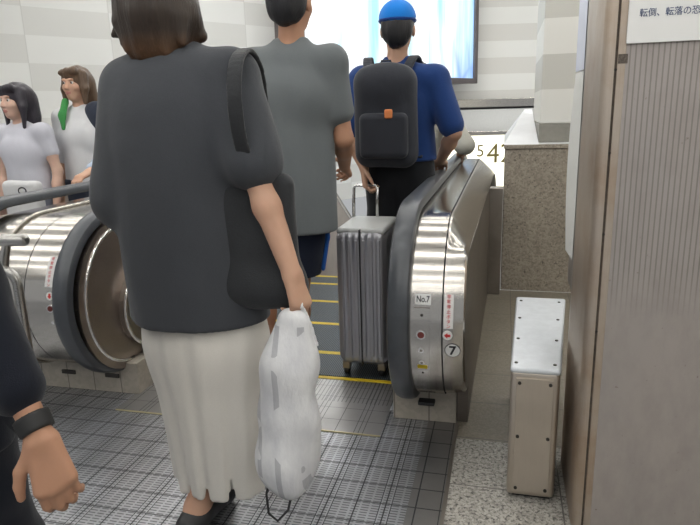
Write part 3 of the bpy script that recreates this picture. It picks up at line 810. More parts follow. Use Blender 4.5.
def rot_z(a): c, s_ = math.cos(a), math.sin(a); return np.array([[c, -s_, 0], [s_, c, 0], [0, 0, 1]])
def head(S, c, yaw=0.0, s=1.0, pitch=0.0):
    """face looks along +Y turned by yaw; returns a function from head space to body space"""
    cp, sp = math.cos(pitch), math.sin(pitch)
    R = rot_z(yaw) @ np.array([[1, 0, 0], [0, cp, -sp], [0, sp, cp]]); c = np.asarray(c, float)
    T = lambda *p: c + R @ (np.array(p) * s)
    E = lambda p, r, k=.012, op='u': S.ell(T(*p), np.array(r) * s, k, R.T, op)
    E((0, -.012, .028), (.074, .093, .082)); E((0, .022, -.030), (.062, .070, .078), .025); E((0, .048, -.078), (.034, .036, .030), .02)
    for x in (-1, 1):
        E((x * .036, .058, -.020), (.024, .028, .024), .02)          # cheek
        E((x * .031, .094, .010), (.017, .014, .011), .010, 's')      # eye socket
        E((x * .030, .083, .030), (.022, .012, .007), .012)           # brow
        E((x * .075, -.008, -.012), (.011, .021, .031), .006)         # ear
    S.cone(T(0, .088, .012), T(0, .106, -.022), .008 * s, .012 * s, .008); E((0, .098, -.026), (.017, .012, .009), .006)
    E((0, .086, -.054), (.023, .011, .006), .005); E((0, .085, -.062), (.020, .011, .007), .005)
    S.lips = lambda P: (((((P - T(0, .092, -.058)) @ R) / (np.array((.023, .014, .0105)) * s)) ** 2).sum(1) < 1)
    return T, R
def eyes(T, s, par, iris):
    for x in (-1, 1):
        e = Soft(.0022); e.ell(T(x * .031, .0752, .009), np.full(3, .0112 * s)); P0 = T(x * .031, .0862, .0085)
        e.build('eye', [M['eyewhite'], iris], par, [lambda P, P0=P0: ((P - P0) ** 2).sum(1) < (.0072 * s) ** 2])

M['eyewhite'] = plain('eye_white', (.58, .55, .52), .3)
M['iris'] = plain('dark_iris', (.03, .02, .015), .2)
M['lips'] = plain('lips', (.50, .20, .17), .45)
M['skin'] = skin('skin_warm'); M['skin2'] = skin('skin_tan', (.50, .27, .17)); M['skin3'] = skin('skin_pale', (.68, .45, .35))
FLAT = ((0, 1, 0), .62)

def body(S, h, J, sw=.165, female=False):
    """J: local joint positions"""
    g = h / 1.7; hips = .088 if not female else .092
    ch = np.asarray(J['chest']); pv = np.asarray(J['pelvis']); nk = np.asarray(J['neck']); hd = np.asarray(J['head'])
    S.cone(ch + V(-.055 * g, 0, 0), ch + V(.055 * g, 0, 0), .105 * g, .105 * g, .05, FLAT2)
    S.cone(pv + V(-.06 * g, 0, .0), pv + V(.06 * g, 0, 0), .105 * g, .105 * g, .05, FLAT2)
    S.cone(pv, ch, .115 * g, .120 * g, .06, FLAT)
    S.cone(ch, nk, .10 * g, .052 * g, .05, FLAT)
    S.cone(nk + V(0, 0, -.03), hd + V(0, -.012, -.05), .050 * g, .048 * g, .025)
    for sd in ('l', 'r'):
        sh, el, wr = (np.asarray(J[q + sd]) for q in ('sho', 'elb', 'wri'))
        S.cone(nk + V(0, 0, -.035), sh, .045 * g, .048 * g, .04)
        S.chain([sh, sh * .45 + el * .55, el], [.049 * g, .041 * g, .036 * g], .03)
        S.chain([el, el * .65 + wr * .35, wr], [.036 * g, .037 * g, .0255 * g], .02)
        hp, kn, an, to = (np.asarray(J[q + sd]) for q in ('hip', 'kne', 'ank', 'toe'))
        S.chain([hp, hp * .5 + kn * .5, kn], [.085 * g, .070 * g, .051 * g], .04)
        S.chain([kn, kn * .68 + an * .32, an], [.050 * g, .052 * g, .034 * g], .03)
        he = an + nrm(an - to) * .045 * g; he[2] = .035
        S.cone(an, to, .036 * g, .022 * g, .02); S.cone(an, he, .035 * g, .030 * g, .02)
FLAT2 = ((0, 1, 0), .95)

def stand(h, sw=.165, hipw=.085, lean=0., step=(0., 0.), **kw):
    g = h
    J = dict(pelvis=V(0, 0, .535 * g), chest=V(0, lean * .5, .715 * g), neck=V(0, lean * .8, .83 * g), head=V(0, lean + .01, .925 * g))
    for sd, x, st in (('l', -1, step[0]), ('r', 1, step[1])):
        J['sho' + sd] = V(x * sw, lean * .7, .795 * g); J['elb' + sd] = V(x * (sw + .055), -.02, .625 * g); J['wri' + sd] = V(x * (sw + .06), .04, .475 * g)
        J['hip' + sd] = V(x * hipw, 0, .505 * g); J['kne' + sd] = V(x * hipw, .015 + st * .5, .285 * g); J['ank' + sd] = V(x * hipw, -.015 + st, .055); J['toe' + sd] = V(x * (hipw + .02), .12 + st, .024)
    J.update({k: np.asarray(v, float) for k, v in kw.items()})
    return J
def shoes(J, par, mat, sole, g=1.0):
    for sd in ('l', 'r'):
        an, to = np.asarray(J['ank' + sd], float), np.asarray(J['toe' + sd], float); S = Soft(.007); dirn = nrm((to - an) * V(1, 1, 0)); he = an + V(*(-dirn * .05)); 
        S.cone([he[0], he[1], .042], [an[0], an[1], .05], .040 * g, .043 * g, .02); S.cone([an[0], an[1], .048], [*(to + dirn * .01)[:2], .034], .043 * g, .036 * g, .03)
        S.cut((0, 0, -1), -.002); S.cut((0, 0, 1), .088)
        o = S.build('shoe', [mat, sole], par, [lambda P: P[:, 2] < .016])
def trousers(J, h, zlo, ease, mat, par, name='trousers', zwaist=None, seed=3, amp=.003, flare=0.0):
    g = h / 1.7; S = Soft(.008); pv = np.asarray(J['pelvis'])
    S.cone(pv + V(-.06 * g, 0, .02), pv + V(.06 * g, 0, .02), (.108 + ease) * g, (.108 + ease) * g, .05, FLAT2)
    S.cone(pv, pv + V(0, 0, .12 * g), (.14 + ease) * g, (.135 + ease) * g, .05, FLAT)
    for sd in ('l', 'r'):
        hp, kn, an = (np.asarray(J[q + sd], float) for q in ('hip', 'kne', 'ank'))
        S.chain([hp, hp * .5 + kn * .5, kn], [(.090 + ease) * g, (.077 + ease) * g, (.060 + ease + flare) * g], .03)
        S.chain([kn, kn * .5 + an * .5, an + V(0, 0, -.01)], [(.060 + ease) * g, (.056 + ease) * g, (.046 + ease) * g], .03)
    S.disp = folds(amp, 5, 22, seed); S.cut((0, 0, -1), -zlo); S.cut((0, 0, 1), zwaist or pv[2] + .115 * g)
    return S.build(name, mat, par)
def shirt(J, h, zlo, ease, mat, par, sleeve=.5, name='shirt', seed=5, amp=.0035, hemw=None, neckz=None, masks=(), sl_ease=None, res=.008, extra=None, depth=.62):
    g = h / 1.7; S = Soft(res); pv, ch, nk = (np.asarray(J[q], float) for q in ('pelvis', 'chest', 'neck')); FD = ((0, 1, 0), depth)
    hw = hemw or .155
    S.cone(ch + V(-.06 * g, 0, 0), ch + V(.06 * g, 0, 0), (.108 + ease) * g, (.108 + ease) * g, .05, FLAT2)
    low = V(pv[0], pv[1], zlo - .05); S.cone(low, ch, (hw + ease) * g, (.150 + ease) * g, .05, FD)
    S.cone(ch, nk, (.135 + ease) * g, (.058 + ease) * g, .05, FLAT)
    se = ease if sl_ease is None else sl_ease
    for sd in ('l', 'r'):
        sh, el, wr = (np.asarray(J[q + sd], float) for q in ('sho', 'elb', 'wri'))
        S.cone(nk + V(0, 0, -.045), sh, (.046 + ease) * g, (.050 + ease) * g, .04)
        if sleeve <= 1: e = sh + (el - sh) * sleeve; S.cone(sh, e, (.052 + ease) * g, (.046 + se) * g, .03)
        else:
            e = el + (wr - el) * (sleeve - 1); S.chain([sh, el, e], [(.052 + ease) * g, (.042 + se) * g, (.037 + se) * g], .03)
    if extra: extra(S)
    S.disp = folds(amp, 6, 20, seed); S.cut((0, 0, -1), -zlo)
    if neckz: S.cut((0, 0, 1), neckz)
    return S.build(name, mat, par, masks)
def person(label, loc, rotz, S, mats, masks=()):
    o = S.build('person', mats, None, masks, loc, rotz); tag(o, label, 'person'); return o
def hair_cap(T, R, s, mat, par, grow=.012, back=None, zcut=None, fringe=True, res=.006, name='hair', amp=.0025, extra=None):
    S = Soft(res)
    S.ell(T(0, -.016, .034), np.array((.074 + grow, .092 + grow, .080 + grow)) * s, .02, R.T)
    S.ell(T(0, -.055, -.02), np.array((.066 + grow, .055 + grow, .075)) * s, .03, R.T)
    if extra: extra(S)
    S.ell(T(0, .115, -.045), np.array((.062, .085, .085)) * s, .012, R.T, 's')        # open face
    for x in (-1, 1): S.ell(T(x * .088, .014, -.03), np.array((.022, .034, .036)) * s, .01, R.T, 's') if not back else None
    S.disp = folds(amp, 6, 70, 11, (1, 1, .25))
    return S.build(name, mat, par)

# ================================================================== woman in the dark jacket (nearest, seen from behind)
def Lw(base, rot):
    c, s_ = math.cos(-rot), math.sin(-rot)
    return lambda x, y, z: V((x - base[0]) * c - (y - base[1]) * s_, (x - base[0]) * s_ + (y - base[1]) * c, z)
B = (-.83, 1.50); L = Lw(B, 0); h = 1.62
J = stand(h, .158, .075, 0., (.20, -.07), head=L(-.868, 1.52, 1.515), neck=L(-.845, 1.50, 1.365), chest=V(0, 0, 1.14), pelvis=V(.01, 0, .86),
          shol=L(-.980, 1.50, 1.305), shor=L(-.680, 1.50, 1.315), elbl=L(-1.03, 1.50, 1.06), wril=L(-.99, 1.72, 1.00),
          elbr=L(-.600, 1.425, 1.085), wrir=L(-.505, 1.390, .835))
J['ankr'] = V(-.035, -.055, .075); J['toer'] = V(-.01, .07, .026); J['kner'] = V(.04, .04, .46)
S = Soft(.0065); body(S, h, J, female=True); T, R = head(S, J['head'], .12, .97)
hand(S, J['wrir'], (.25, -.05, -.97), (.9, -.45, .2), (.2, 1, 0), .165, (.7, 1.1, .8), (.5, .5, -.6))
hand(S, J['wril'], (.15, 1, .05), (-.8, .1, .6), (.5, 0, .8), .165, (.5, .9, .7))
wo = person('woman seen from behind in dark slate jacket and long cream skirt, nearest the camera', (*B, 0), 0, S, [M['skin'], M['lips']], [S.lips])
eyes(T, .97, wo, M['iris'])
M['hair_w'] = hairmat('dark_brown_hair', (.030, .020, .014), (.10, .052, .026), 1.375, 1.425)
def wh(Q):
    hx, hy = J['head'][0], J['head'][1]
    Q.chain([T(0, -.03, .02), T(0, -.045, -.06), T(0, -.05, -.105)], [.10, .098, .082], .03, ((0, 1, 0), .85))
    Q.cone(T(-.07, -.03, -.06), T(-.135, -.02, -.088), .035, .008, .03); Q.cone(T(.07, -.03, -.05), T(.10, -.02, -.10), .04, .022, .03)
    for i in range(7):
        a = -.075 + i * .025; Q.cone(T(a, -.085, -.07), T(a * 1.1 + .006 * (-1) ** i, -.098, -.125 - .008 * (i % 3)), .022, .007, .015)
hair_cap(T, R, 1.0, M['hair_w'], wo, .016, True, None, True, .0055, 'hair', .003, wh)
M['jacket'] = fabric('dark_slate_cloth', (.056, .060, .068), .18, 500, .3)
def jx(Q):
    Q.cone(L(-.835, 1.50, 1.20), L(-.822, 1.49, .60), .195, .200, .05, ((0, 1, 0), .74))
    Q.cone(L(-.965, 1.49, 1.27), L(-1.02, 1.49, 1.00), .065, .085, .04)
    Q.cone(L(-1.02, 1.50, 1.02), L(-.985, 1.60, .95), .080, .060, .04)
    Q.cone(L(-.69, 1.49, 1.30), L(-.625, 1.445, 1.13), .060, .062, .04)
jk = shirt(J, h, .668, .018, M['jacket'], wo, .92, 'jacket', 21, .0045, .19, None, (), .030, .0075, jx)
seam = Soft(.005); seam.cone(L(-.845, 1.500, 1.372), L(-.845, 1.505, 1.392), .066, .060, .02); seam.build('collar', M['jacket'], jk)
M['skirt'] = fabric('cream_linen', (.84, .80, .73), .05, 380, .3, .9)
def skirt_f(X, Y, Z):
    th = np.arctan2(Y, X - .005); a = np.clip((.95 - Z) / .9, 0, 1)
    return (.008 * a * (np.sin(9 * th + 1.2 + 2 * Z) + .5 * np.sin(17 * th + .5))).astype(np.float32)
sk = Soft(.0075); sk.cone(V(.0, 0, .96), V(.012, 0, .60), .145, .174, .05, ((0, 1, 0), .66)); sk.cone(V(.012, 0, .60), V(.03, .02, .08), .174, .150, .05, ((0, 1, 0), .72))
sk.cone(V(.03, .02, .36), V(.03, .02, 0), .100, .132, .01, ((0, 1, 0), .80), 's'); sk.disp = skirt_f; sk.cut((0, 0.10, -1), -.135); sk.cut((0, 0, 1), .98)
sk.build('skirt', M['skirt'], wo)
shoes(J, wo, plain('black_shoe', (.02, .02, .022), .4), M['black'], .9)

# black tote on her right shoulder
TB = thing('tote_bag', 'black shoulder tote hanging at the right side of the woman in the dark jacket', 'bag', (-.60, 1.44, .76))
M['tote'] = fabric('black_tote_canvas', (.030, .032, .035), .25, 300, .4, .75)
def inw(Sf, name, mat, par, loc):
    return Sf.build(name, mat, par)
S = Soft(.007); S.rbox((-.012, 0, .15), (.105, .032, .165), .030, .02); S.cone((-.06, 0, .02), (.06, 0, .02), .055, .055, .04, ((0, 1, 0), .9)); S.disp = folds(.005, 6, 20, 8, (1, 1, .5))
S.build('bag_body', M['tote'], TB)
def ribbon(name, pts, w, th, mat, par, wdir=(1, 0, 0)):
    S = Soft(.0045); P_ = np.array(pts, float); Pe = np.vstack([2 * P_[0] - P_[1], P_, 2 * P_[-1] - P_[-2]]); pts = []
    for i in range(1, len(Pe) - 2):
        for t in np.linspace(0, 1, 4, endpoint=False):
            pts.append(.5 * (2 * Pe[i] + (Pe[i + 1] - Pe[i - 1]) * t + (2 * Pe[i - 1] - 5 * Pe[i] + 4 * Pe[i + 1] - Pe[i + 2]) * t * t + (3 * Pe[i] - Pe[i - 1] - 3 * Pe[i + 1] + Pe[i + 2]) * t ** 3))
    pts.append(P_[-1])
    for a, b in zip(pts[:-1], pts[1:]):
        for k_ in np.linspace(-.5, .5, 5): S.cone(np.array(a) + np.array(wdir) * w * k_, np.array(b) + np.array(wdir) * w * k_, th, th, .0008)
    return S.build(name, mat, par)
def rl(pts, o): return [tuple(np.array(p) - np.array(o)) for p in pts]
TO = (-.60, 1.44, .76)
ribbon('strap', rl([(-.600, 1.385, 1.09), (-.604, 1.352, 1.18), (-.608, 1.352, 1.26), (-.616, 1.385, 1.325), (-.626, 1.44, 1.362), (-.634, 1.51, 1.374), (-.642, 1.585, 1.335), (-.650, 1.625, 1.25), (-.640, 1.61, 1.10), (-.62, 1.50, 1.06)], TO), .026, .006, M['tote'], TB)

# white plastic bag in her right hand
M['plastic'] = None
k = NT('white_plastic_bag'); o_ = k.co(); x, y, z = k.sep(o_)
wn = k.noise(k.scl(o_, (1, 1, .5)), 16, 5, .6)
stripe = k.mt('MULTIPLY', k.line(x, .062, .016, .012), k.mt('MULTIPLY', k.mt('LESS_THAN', z, -.05), k.mt('GREATER_THAN', k.noise(o_, 7, 2), .50)))
k.set(Base_Color=k.mix(k.mt('MULTIPLY', stripe, .45), k.mix(k.ramp(wn, .35, .65), (.70, .70, .72), (.87, .87, .87)), (.22, .22, .25)), Roughness=.35)
k.b.inputs['Transmission Weight'].default_value = .0; k.b.inputs['Subsurface Weight'].default_value = .15; k.b.inputs['Subsurface Radius'].default_value = (.02, .02, .02)
k.bump(wn, .012, .6); M['plastic'] = k.m
PO = (-.488, 1.375, .755)
PB = thing('plastic_bag', 'white plastic carrier bag with grey stripes hanging from the right hand of the woman', 'bag', PO)
S = Soft(.0065); S.chain([(-.01, 0, -.05), (-.03, .0, -.16), (-.045, 0, -.32), (-.055, .0, -.47)], [.04, .070, .080, .066], .05, ((0, 1, 0), .62)); S.ell((-.05, 0, -.43), (.088, .055, .095), .05)
S.disp = folds(.0085, 8, 26, 14, (1, 1, .6)); S.build('bag_body', M['plastic'], PB)
for sx in (-1, 1):
    ribbon('bag_handle', [(sx * .035, .012, -.11), (sx * .018, .006, -.04), (0, 0, .004), (-sx * .004, -.006, -.004)], .020, .0035, M['plastic'], PB)
S = MB().tube([(-.09, -.02, -.46), (-.105, -.03, -.53), (-.10, -.035, -.585), (-.075, -.035, -.605), (-.045, -.03, -.57), (-.03, -.02, -.50)], .0035, 8).build('drawstring', M['black'], None, smooth=True); S.parent = PB

# ================================================================== man in grey T-shirt
B = (-.87, 2.42); L = Lw(B, 0); h = 1.76
J = stand(h, .165, .08, 0., (.0, .06), head=L(-.822, 2.42, 1.635), neck=L(-.830, 2.42, 1.465), chest=V(.02, 0, 1.27),
          shol=L(-.990, 2.43, 1.405), shor=L(-.675, 2.43, 1.405), elbl=L(-1.02, 2.42, 1.10), wril=L(-.99, 2.55, .85), elbr=L(-.635, 2.45, 1.11), wrir=L(-.690, 2.66, .98))
for q, xs in (('l', (-.11, -.15, -.16, -.18)), ('r', (.055, .0, -.02, -.01))):
    for n_, x_ in zip(('hip', 'kne', 'ank', 'toe'), xs): J[n_ + q][0] = x_
S = Soft(.008); body(S, h, J); T, R = head(S, J['head'], -.1, 1.0)
hand(S, J['wrir'], (-.1, .95, -.3), (.9, .1, .4), (-.2, .1, 1), .18, (.5, .8, .6)); hand(S, J['wril'], (0, .3, -1), (-1, .1, 0), (0, 1, .3), .18)
ma = person('dark haired man in grey T-shirt and navy shorts, seen from behind beyond the woman', (*B, .004), 0, S, [M['skin2'], M['lips']], [S.lips])
eyes(T, 1, ma, M['iris'])
M['hair_b'] = hairmat('black_hair', (.014, .014, .016))
hair_cap(T, R, 1.0, M['hair_b'], ma, .010)
M['tee'] = fabric('grey_green_cotton', (.155, .17, .175), .1, 420, .25)
shirt(J, h, .735, .016, M['tee'], ma, .62, 'shirt', 33, .004, .185, 1.505, depth=.74)
M['shorts'] = fabric('navy_cotton', (.018, .024, .045), .15, 400, .25)
sh_ = trousers(J, h, .53, .022, M['shorts'], ma, 'shorts', zwaist=.84, seed=9, flare=.02)
S = Soft(.006); S.chain([V(.155, .03, .80), V(.152, .03, .70), V(.125, .035, .560)], [.012, .012, .012], .01, ((1, 0, 0), .8)); S.build('side_stripe', plain('blue_stripe', (.02, .13, .50), .7), sh_)
shoes(J, ma, plain('grey_trainer', (.12, .12, .13), .6), M['white'])

# ================================================================== person in blue with cap and backpack
B = (-.52, 3.12); L = Lw(B, 0); h = 1.70
J = stand(h, .170, .075, 0., (.0, .05), head=L(-.517, 3.10, 1.605), neck=L(-.522, 3.10, 1.44), chest=V(0, 0, 1.25),
          shol=L(-.695, 3.10, 1.375), shor=L(-.335, 3.10, 1.365), elbl=L(-.745, 3.03, 1.10), wril=L(-.675, 2.985, .955), elbr=L(-.240, 3.07, 1.11), wrir=L(-.325, 3.28, .960))
S = Soft(.008); body(S, h, J); T, R = head(S, J['head'], .05, 1.0)
hand(S, J['wril'], (.12, -.15, -1), (-1, -.2, 0), (.2, -.8, .1), .18, (.7, 1.1, .8)); hand(S, J['wrir'], (-.05, 1, -.25), (.1, .2, 1), (-1, 0, 0), .18, (.25, .5, .5))
bl = person('person in blue cap and royal blue shirt, seen from behind next to the suitcase', (*B, -.003), 0, S, [M['skin'], M['lips']], [S.lips])
eyes(T, 1, bl, M['iris']); hair_cap(T, R, 1.0, M['hair_b'], bl, .006)
M['blueshirt'] = fabric('royal_blue_cotton', (.018, .052, .185), .15, 420, .25)
shirt(J, h, .975, .016, M['blueshirt'], bl, .85, 'shirt', 41, .004, .175, 1.48, depth=.72)
trousers(J, h, .06, .012, fabric('black_trousers', (.016, .017, .020), .15), bl, zwaist=1.03, seed=17)
shoes(J, bl, plain('black_trainer', (.03, .03, .032), .6), M['white'])
M['cap'] = fabric('bright_blue_cap', (.012, .20, .66), .08, 500, .2)
S = Soft(.006); S.ell(T(0, -.014, .040), (.090, .109, .092), .02, R.T); S.cut((0, .18, -1), -(T(0, 0, .022)[2]) + .0)
cp = S.build('cap', M['cap'], bl)
S = Soft(.005); S.ell(T(0, .135, .034), (.070, .070, .010), .01, R.T); S.build('cap_peak', M['cap'], cp)
S = Soft(.005); S.ell(T(0, -.014, .034), (.0925, .112, .022), .01, R.T); S.build('cap_band', fabric('navy_band', (.012, .05, .22)), cp)
BKO = (-.550, 2.945, 1.185)
BK = thing('backpack', 'dark grey backpack with a small orange tag worn by the person in blue', 'backpack', BKO)
M['pack'] = fabric('charcoal_nylon', (.030, .033, .042), .2, 300, .35, .7)
S = Soft(.007); S.rbox((0, 0, 0), (.150, .075, .235), .07, .02); S.ell((0, -.02, .15), (.13, .075, .10), .04); S.disp = folds(.004, 6, 20, 4); S.build('pack_body', M['pack'], BK)
S = Soft(.006); S.rbox((0, -.075, -.08), (.115, .035, .105), .03, .02); S.build('front_pocket', M['pack'], BK)
S = Soft(.005); S.rbox((.03, -.112, .02), (.020, .006, .022), .005); S.build('orange_tag', plain('orange_tag', (.75, .25, .08), .6), BK)
for sx in (-1, 1):
    ribbon('shoulder_strap', [(sx * .085, .03, .20), (sx * .105, .09, .262), (sx * .115, .16, .285), (sx * .125, .235, .24), (sx * .130, .262, .10), (sx * .145, .20, -.08), (sx * .140, .07, -.19)], .035, .007, M['pack'], BK)
MB().tube([(-.03, .03, .22), (-.02, .01, .262), (.02, .01, .262), (.03, .03, .22)], .006, 8).build('grab_loop', M['pack'], None, smooth=True).parent = BK

# ================================================================== suitcase
SO = (-.615, 2.785, -.004)
SC = thing('suitcase', 'silver grey ribbed suitcase standing at the top of the escalator beside the right handrail', 'suitcase', SO)
k = NT('silver_suitcase_shell'); o_ = k.co(); x, y, z = k.sep(o_)
k.set(Base_Color=k.mix(k.noise(o_, 6, 3), (.42, .42, .46), (.52, .52, .55)), Metallic=.55, Roughness=.33)
wv = k.mt('SINE', k.mt('MULTIPLY', x, 210)); k.bump(wv, .004, .5); M['case'] = k.m
S = Soft(.006); S.rbox((0, 0, .385), (.118, .185, .325), .045, .02); S.build('shell', M['case'], SC)
rb = MB()
for xx in np.linspace(-.085, .085, 6): rb = MB().box((xx - .006, -.1905, .11), (xx + .006, .1905, .665)).build('rib', M['case'], None, bevel=.003); rb.parent = SC
S = Soft(.006); S.rbox((0, 0, .70), (.113, .172, .016), .014); S.build('top_trim', plain('pale_grey_trim', (.62, .63, .62), .4), SC)
MB().box((-.003, -.189, .062), (.003, .189, .712)).build('zip', M['black'], None).parent = SC
MB().tube([(-.105, .15, .71), (-.105, .155, .80), (-.105, .165, .855), (-.095, .166, .868), (.005, .166, .868), (.015, .165, .855), (.015, .155, .80), (.015, .15, .71)], .008, 8).build('handle_tube', M['bright'], None, smooth=True)
hd_ = bpy.data.objects['handle_tube']; hd_.parent = SC; hd_.scale = (1, 1, 1)
for (a, b) in ((-.085, -.14), (.085, -.14), (-.085, .14), (.085, .14)):
    w_ = MB().tube([(a - .012, b, .0245), (a + .012, b, .0245)], .0245, 18).build('wheel', M['black'], None, smooth='auto', bevel=.003); w_.parent = SC
    f_ = MB().box((a - .018, b - .022, .03), (a + .018, b + .022, .07)).build('caster', M['steel_dark'], None, bevel=.004); f_.parent = SC

# ================================================================== person in beige with a hand on the right handrail
B = (-.62, 4.42); L = Lw(B, 0); h = 1.68
J = stand(h, .170, .08, 0., (0, .08), head=L(-.60, 4.42, 1.50), neck=L(-.60, 4.40, 1.34), chest=V(.01, 0, 1.14), pelvis=V(0, 0, .84),
          shol=L(-.77, 4.42, 1.29), shor=L(-.41, 4.40, 1.28), elbl=L(-.82, 4.4, 1.02), wril=L(-.80, 4.5, .80), elbr=L(-.262, 4.28, 1.05), wrir=L(-.315, 4.50, .940))
for q in ('hipl', 'hipr'): J[q][2] = .80
for q in ('knel', 'kner'): J[q][2] = .43
S = Soft(.0085); body(S, h, J); T, R = head(S, J['head'], 0, 1.0)
hand(S, J['wrir'], (-.15, 1, -.25), (0, .2, 1), (-1, -.2, 0), .18, (.3, .6, .5)); hand(S, J['wril'], (0, .2, -1), (-1, 0, 0), (0, 1, 0), .18)
be = person('person in beige shirt further along the escalator with right hand on the handrail', (*B, -.075), 0, S, [M['skin'], M['lips']], [S.lips])
eyes(T, 1, be, M['iris']); hair_cap(T, R, 1.0, M['hair_b'], be, .012)
shirt(J, h, .74, .016, fabric('beige_cotton', (.44, .43, .38), .08), be, 1.0, 'shirt', 51, .004, .175, 1.39, sl_ease=.024, depth=.72)
trousers(J, h, .06, .012, fabric('grey_trousers', (.09, .09, .09), .1), be, zwaist=.80, seed=18); shoes(J, be, plain('brown_shoe', (.08, .05, .03), .5), M['black'])

# ================================================================== two girls riding up on the left, facing the camera
def girl(label, B, z0, h, face_yaw, hairm, top, topmat, bottom, skinm, left_hand=None, extra_jacket=None, long_hair=.12, sleeve=.5, ps=.97):
    L = Lw(B, PI); kw = {}
    if left_hand is not None:
        w = L(*left_hand); w[2] -= z0; kw = dict(wrir=w, elbr=V(.215, .02, .62 * h))
        kw = dict(wril=w, elbl=V(-.20, -.03, .655 * h))
    J = stand(h, .150, .075, **kw)
    S = Soft(.0075); body(S, h, J, female=True); T, R = head(S, J['head'], face_yaw, ps)
    if left_hand is not None: hand(S, J['wril'], (.1, 1, -.30), (0, .25, 1), (1, .2, 0), .165, (.35, .6, .6))
    else: hand(S, J['wril'], (0, .1, -1), (-1, 0, 0), (0, 1, 0), .165)
    hand(S, J['wrir'], (0, .1, -1), (1, 0, 0), (0, 1, 0), .165)
    g = person(label, (*B, z0), PI, S, [skinm, M['lips']], [S.lips])
    eyes(T, ps, g, M['iris'])
    def ex(Q):
        Q.chain([T(0, -.05, .0), T(0, -.065, -.10), T(0, -.07, -.10 - long_hair)], [.085, .08, .055], .03, ((0, 1, 0), .7))
        for x in (-1, 1): Q.chain([T(x * .066, .015, .06), T(x * .084, .022, -.03), T(x * .080, .03, -.09 - long_hair * .6)], [.030, .024, .012], .02)
        Q.cone(T(-.05, .070, .085), T(.055, .072, .075), .026, .022, .02)
    S2 = hair_cap(T, R, ps, hairm, g, .013, True, None, True, .006, 'hair', .0025, ex)
    shirt(J, h, .50 * h, .014, topmat, g, sleeve, top, int(h * 100), .0035, .165, .845 * h, depth=.72)
    bottom(J, g); shoes(J, g, plain('girl_shoe', (.08, .08, .09), .6), M['white'], .88)
    return g, J, T
M['hair_d'] = hairmat('violet_black_hair', (.030, .026, .034)); M['hair_l'] = hairmat('light_brown_hair', (.10, .062, .038))
g1, J1, T1 = girl('girl with dark hair in pale lavender top riding up the left escalator, leftmost', (-2.985, 3.36), -.004, 1.45, -.25, M['hair_d'], 'blouse', fabric('lavender_white', (.62, .62, .68), .08),
     lambda J, p: trousers(J, 1.45, .06, .014, fabric('grey_blue_jeans', (.18, .20, .25), .12), p, zwaist=.78, seed=6), M['skin3'])
g2, J2, T2 = girl('girl with light brown hair in white top and navy jacket, hand on the left handrail', (-2.70, 3.58), -.004, 1.56, -.1, M['hair_l'], 'blouse', fabric('white_cotton', (.70, .70, .71), .06),
     lambda J, p: trousers(J, 1.56, .06, .014, fabric('dark_jeans', (.05, .06, .09), .12), p, zwaist=.84, seed=7), M['skin'], (-2.335, 3.10, .920), None, .05, 1.0, .95)
Lg = Lw((-2.70, 3.58), PI)
S = Soft(.0075); 
a, e, w = (np.asarray(J2[q]) for q in ('shol', 'elbl', 'wril'))
S.cone(a + V(.05, 0, .03), a, .060, .074, .03); S.chain([a, e], [.074, .064], .03); S.chain([a + V(.03, -.01, 0), V(-.125, -.01, .95), V(-.13, -.01, .76)], [.085, .085, .09], .04, ((0, 1, 0), .9)); S.disp = folds(.004, 5, 20, 77)
S.cut((0, 0, -1), -.74)
S.build('jacket', fabric('navy_jacket', (.028, .035, .055), .15), g2)
S = Soft(.0065); S.chain([e, e * .35 + w * .65, e * .12 + w * .88], [.050, .043, .037], .02); S.disp = folds(.003, 5, 25, 7); S.build('cuff_sleeve', fabric('pale_blue_sleeve', (.42, .50, .62), .08), g2)
S = Soft(.006); S.chain([V(.065, .06, 1.335), V(.075, .095, 1.25), V(.07, .105, 1.17)], [.026, .024, .014], .02, ((0, 1, 0), .6)); S.build('scarf', fabric('green_scarf', (.06, .28, .08), .1), g2)
TBO = (-2.775, 3.06, .735)
TW = thing('tote_bag', 'white tote with a dark ring mark hanging low beside the leftmost girl', 'bag', TBO)
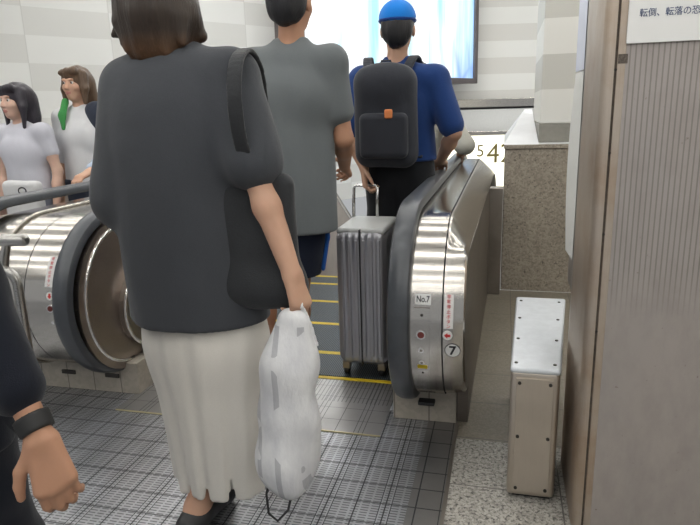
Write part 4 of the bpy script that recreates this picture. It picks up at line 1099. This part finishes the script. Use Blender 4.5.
S = Soft(.007); S.rbox((0, 0, 0), (.12, .04, .14), .03); S.disp = folds(.004, 5, 20, 2); S.build('bag_body', fabric('white_canvas', (.68, .68, .68), .06), TW)
MB().tube([(.03 + .026 * math.cos(t), -.041, .085 + .020 * math.sin(t)) for t in np.linspace(0, 2 * PI, 24, endpoint=False)], .005, 8, closed=True).build('ring_mark', M['ink'], None, smooth=True).parent = TW

# ================================================================== passer-by at the left edge, walking towards the camera
B = (-1.190, .93); L = Lw(B, PI); h = 1.52; WX, WY, WZ = -.812, .845, .652
J = stand(h, .155, .085, 0., (-.10, .16), shol=L(-1.055, .94, 1.185), elbl=L(-.985, .91, .905), wril=L(WX, WY, WZ))
J['elbr'] = V(.225, .02, .97); J['wrir'] = V(.235, -.04, .74)
S = Soft(.0042); body(S, h, J); T, R = head(S, J['head'], 0, 1.0)
hand(S, J['wril'], L(WX + .028, WY - .005, WZ - .12) - J['wril'], L(WX + .5, WY - .8, WZ + .25) - J['wril'], L(WX - 1, WY - .55, WZ) - J['wril'], .188, (.42, .62, .45), (.78, .80, -.10), k=.002)
hand(S, J['wrir'], (0, .1, -1), (1, 0, 0), (0, 1, 0), .18)
ps = person('person in dark navy at the left edge, walking closer, one hand with a wristband showing', (*B, 0), PI, S, [M['skin2'], M['lips']], [S.lips])
eyes(T, 1, ps, M['iris']); hair_cap(T, R, 1.0, M['hair_b'], ps, .012)
M['navy'] = fabric('dark_navy_cloth', (.008, .010, .017), .2, 450, .3)
shirt(J, h, .55, .018, M['navy'], ps, 1.66, 'shirt', 61, .004, .20, 1.33, sl_ease=.024, res=.0065, depth=.72)
trousers(J, h, .06, .030, M['navy'], ps, zwaist=.80, seed=19, amp=.003); shoes(J, ps, plain('dark_shoe', (.02, .02, .025), .5), M['black'])
e, w = np.asarray(J['elbl']), np.asarray(J['wril'])
S = Soft(.004); S.cone(e * .13 + w * .87, e * .06 + w * .94, .0330, .0320, .004); u_ = nrm(w - e); S.cut(u_, float(u_ @ (e * .04 + w * .96))); S.cut(-u_, -float(u_ @ (e * .15 + w * .85)))
S.build('wristband', plain('black_wristband', (.012, .012, .012), .6), ps)
